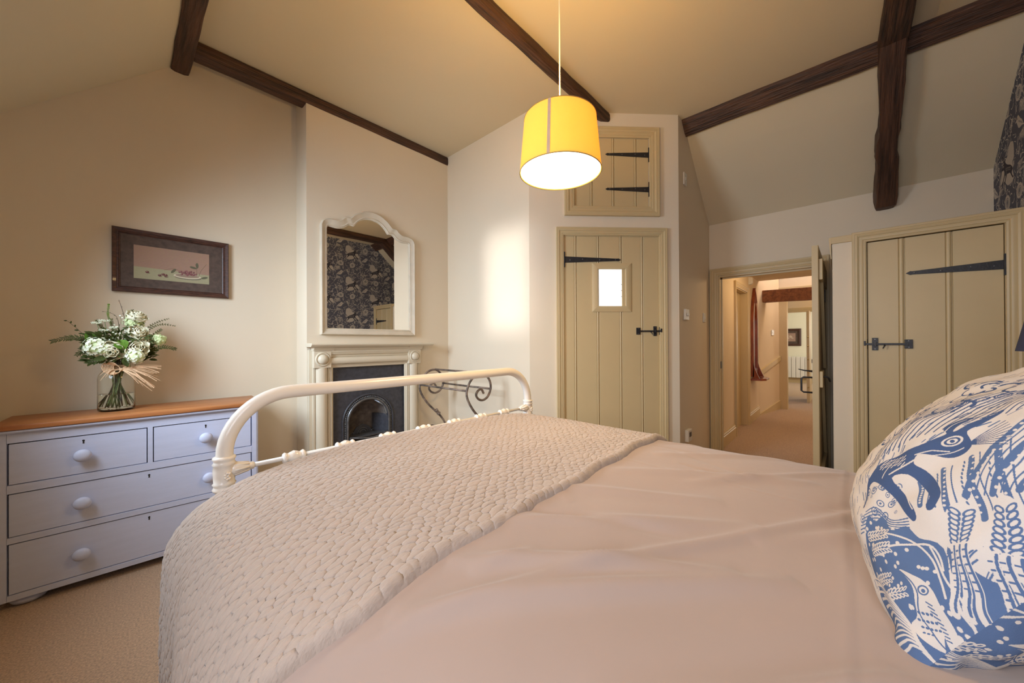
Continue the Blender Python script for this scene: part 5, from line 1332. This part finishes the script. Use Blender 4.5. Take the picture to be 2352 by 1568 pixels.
# ------------------------------------------------------------------ cushion, pillows
def pillow(name, size, T, m, mat_world, uvscale=1.0, n=90, wr=.006, seed=1, pinch=.07, uvf=lambda a, b: (a, b)):
    vs, fs, uvs = [], [], []
    def surf(a, b_, side):
        e = ((1 - a * a) * (1 - b_ * b_)); fa, fb = cos(a * pi / 2), cos(b_ * pi / 2)
        th = T * (max(0, fa) ** .8) * (max(0, fb) ** .8)
        th *= (1 + .22 * (-b_))                      # heavier at the bottom
        kx = 1 - pinch * (1 - b_ * b_) ; ky = 1 - pinch * (1 - a * a)
        x = (sin(a * pi / 2) * .62 + a * .38) * size[0] / 2 * kx; y = (sin(b_ * pi / 2) * .62 + b_ * .38) * size[1] / 2 * ky
        q = Vector((a * 2.2 + seed, b_ * 2.2, side * 2)); th += wr * noise.noise(q) * min(1, e * 6) + wr * .8 * noise.noise(q * 3.1) * min(1, e * 3)
        cr = max(abs(a), abs(b_)); th += wr * .9 * sin((a * b_) * 26) * max(0, cr - .65) * 2 * min(1, e * 8)
        return Vector((x, y, side * th))
    for side in (1, -1):
        base = len(vs)
        for i in range(n + 1):
            for j in range(n + 1):
                a, b_ = -1 + 2 * i / n, -1 + 2 * j / n
                vs.append(mat_world @ surf(a, b_, side)); uvs.append(uvf((a + 1) / 2, (b_ + 1) / 2) if side > 0 else uvf(1.80 - (a + 1) / 2, (b_ + 1) / 2 - .04))
        for i in range(n):
            for j in range(n):
                f = (base + i * (n + 1) + j, base + (i + 1) * (n + 1) + j, base + (i + 1) * (n + 1) + j + 1, base + i * (n + 1) + j + 1)
                fs.append(f if side > 0 else f[::-1])
    me = bpy.data.meshes.new(name); me.from_pydata(vs, [], fs); u = me.uv_layers.new(name='uv')
    vi = np.empty(len(me.loops), dtype=np.int32); me.loops.foreach_get('vertex_index', vi)
    u.data.foreach_set('uv', np.array(uvs, dtype=np.float32)[vi].ravel()); me.shade_smooth(); me.materials.append(m)
    o = bpy.data.objects.new(name, me); COL.objects.link(o); return o
# cushion frame: B = near lower corner on the bed, e1 away along the bed head, e2 up its leaning face
Bc = Vector((.605, -.052, .828)); e1 = Vector((1, .03, 0)).normalized(); e2 = Vector((.08, -.55, .83)).normalized()
e2 = (e2 - e1 * e2.dot(e1)).normalized(); en = e1.cross(e2) * -1     # towards the foot of the bed
CSZ = .45
cc = Bc + (e1 + e2) * CSZ / 2 + en * .0
MC = Matrix(((-e1.x, e2.x, en.x, cc.x), (-e1.y, e2.y, en.y, cc.y), (-e1.z, e2.z, en.z, cc.z), (0, 0, 0, 1)))
UA = radians(45.5)
def cush_uv(u, v):      # the cover is cut on the bias: print runs diagonally across the cushion
    du_, dv = (u - .699) / 1.1, (v - .538) / 1.1
    return (.505 + cos(UA) * du_ + sin(UA) * dv, .685 - sin(UA) * du_ + cos(UA) * dv)
cu = pillow('patterned_cushion', (CSZ, CSZ), .122, M_cush, MC, n=120, wr=.008, seed=3, uvf=cush_uv)
tag(cu, 'blue and white cushion printed with a leaping hare, birds and wheat, propped on the bed', 'cushion')
for k, (px_, lb) in enumerate(((.52, 'plain taupe pillow against the bed head nearest the camera'), (1.26, 'plain taupe pillow against the bed head on the far side'))):
    e2p = Vector((0, -.35, .93)).normalized(); np_ = Vector((0, .93, .35)).normalized(); c_ = Vector((px_, -.53, 1.02))
    Mp = Matrix(((-1, 0, 0, c_.x), (0, e2p.y, np_.y, c_.y), (0, e2p.z, np_.z, c_.z), (0, 0, 0, 1)))
    p_ = pillow('pillow', (.66, .40), .075, M_duvet, Mp, n=36, seed=k + 5); tag(p_, lb, 'pillow', 'plain pillows at the bed head')

# ------------------------------------------------------------------ bedside table and lamp beyond the bed
bt = tag(empty('bedside_table', (1.96, -.56, 0)), 'small stone painted bedside table between the bed and the cupboard', 'table')
MB().bbox(-.20, .20, -.17, .17, .62, .64, .004).build('table_top', M_pine, bt)
MB().box(-.17, .17, -.15, .15, .48, .62).build('body', M_joinery, bt)
MB().bbox(-.15, .15, .15, .165, .50, .60, .003).build('drawer', M_joinery, bt)
MB().ball((0, .178, .55), .014, 12, 8).build('knob', M_joinery, bt, sm=True)
for a in (-1, 1):
    for b_ in (-1, 1): MB().prism([(a * .15 - .015, b_ * .13 - .015), (a * .15 + .015, b_ * .13 - .015), (a * .15 + .015, b_ * .13 + .015), (a * .15 - .015, b_ * .13 + .015)], 0, .48, 'z').build('leg', M_joinery, bt, bev=.003)
tl = tag(empty('bedside_lamp', (1.955, -.575, .64)), 'bedside lamp with navy shade at the right edge, in front of the cupboard', 'lamp')
MB().lathe([(.001, 0), (.07, 0), (.07, .01), (.05, .022), (.02, .04), (.016, .10), (.028, .20), (.032, .27), (.018, .36), (.010, .42), (.010, .60), (.001, .60)], None, 28).build('base', M_castd, tl, sm=True)
mb = MB(); n = 48
for r_, z_ in ((.162, .545), (.125, .745), (.123, .745), (.160, .545)):
    for k in range(n): mb.v.append((r_ * cos(2 * pi * k / n), r_ * sin(2 * pi * k / n), z_))
for i in range(4):
    for k in range(n): mb.f.append((i * n + k, i * n + (k + 1) % n, ((i + 1) % 4) * n + (k + 1) % n, ((i + 1) % 4) * n + k))
mb.build('lamp_shade', M_shade_navy, tl, sm=True, angle=40)
MB().tube([(0, 0, .6), (.12, 0, .70)], .0015, 5).tube([(0, 0, .6), (-.06, .104, .70)], .0015, 5).tube([(0, 0, .6), (-.06, -.104, .70)], .0015, 5).build('shade_carrier', M_castd, tl)
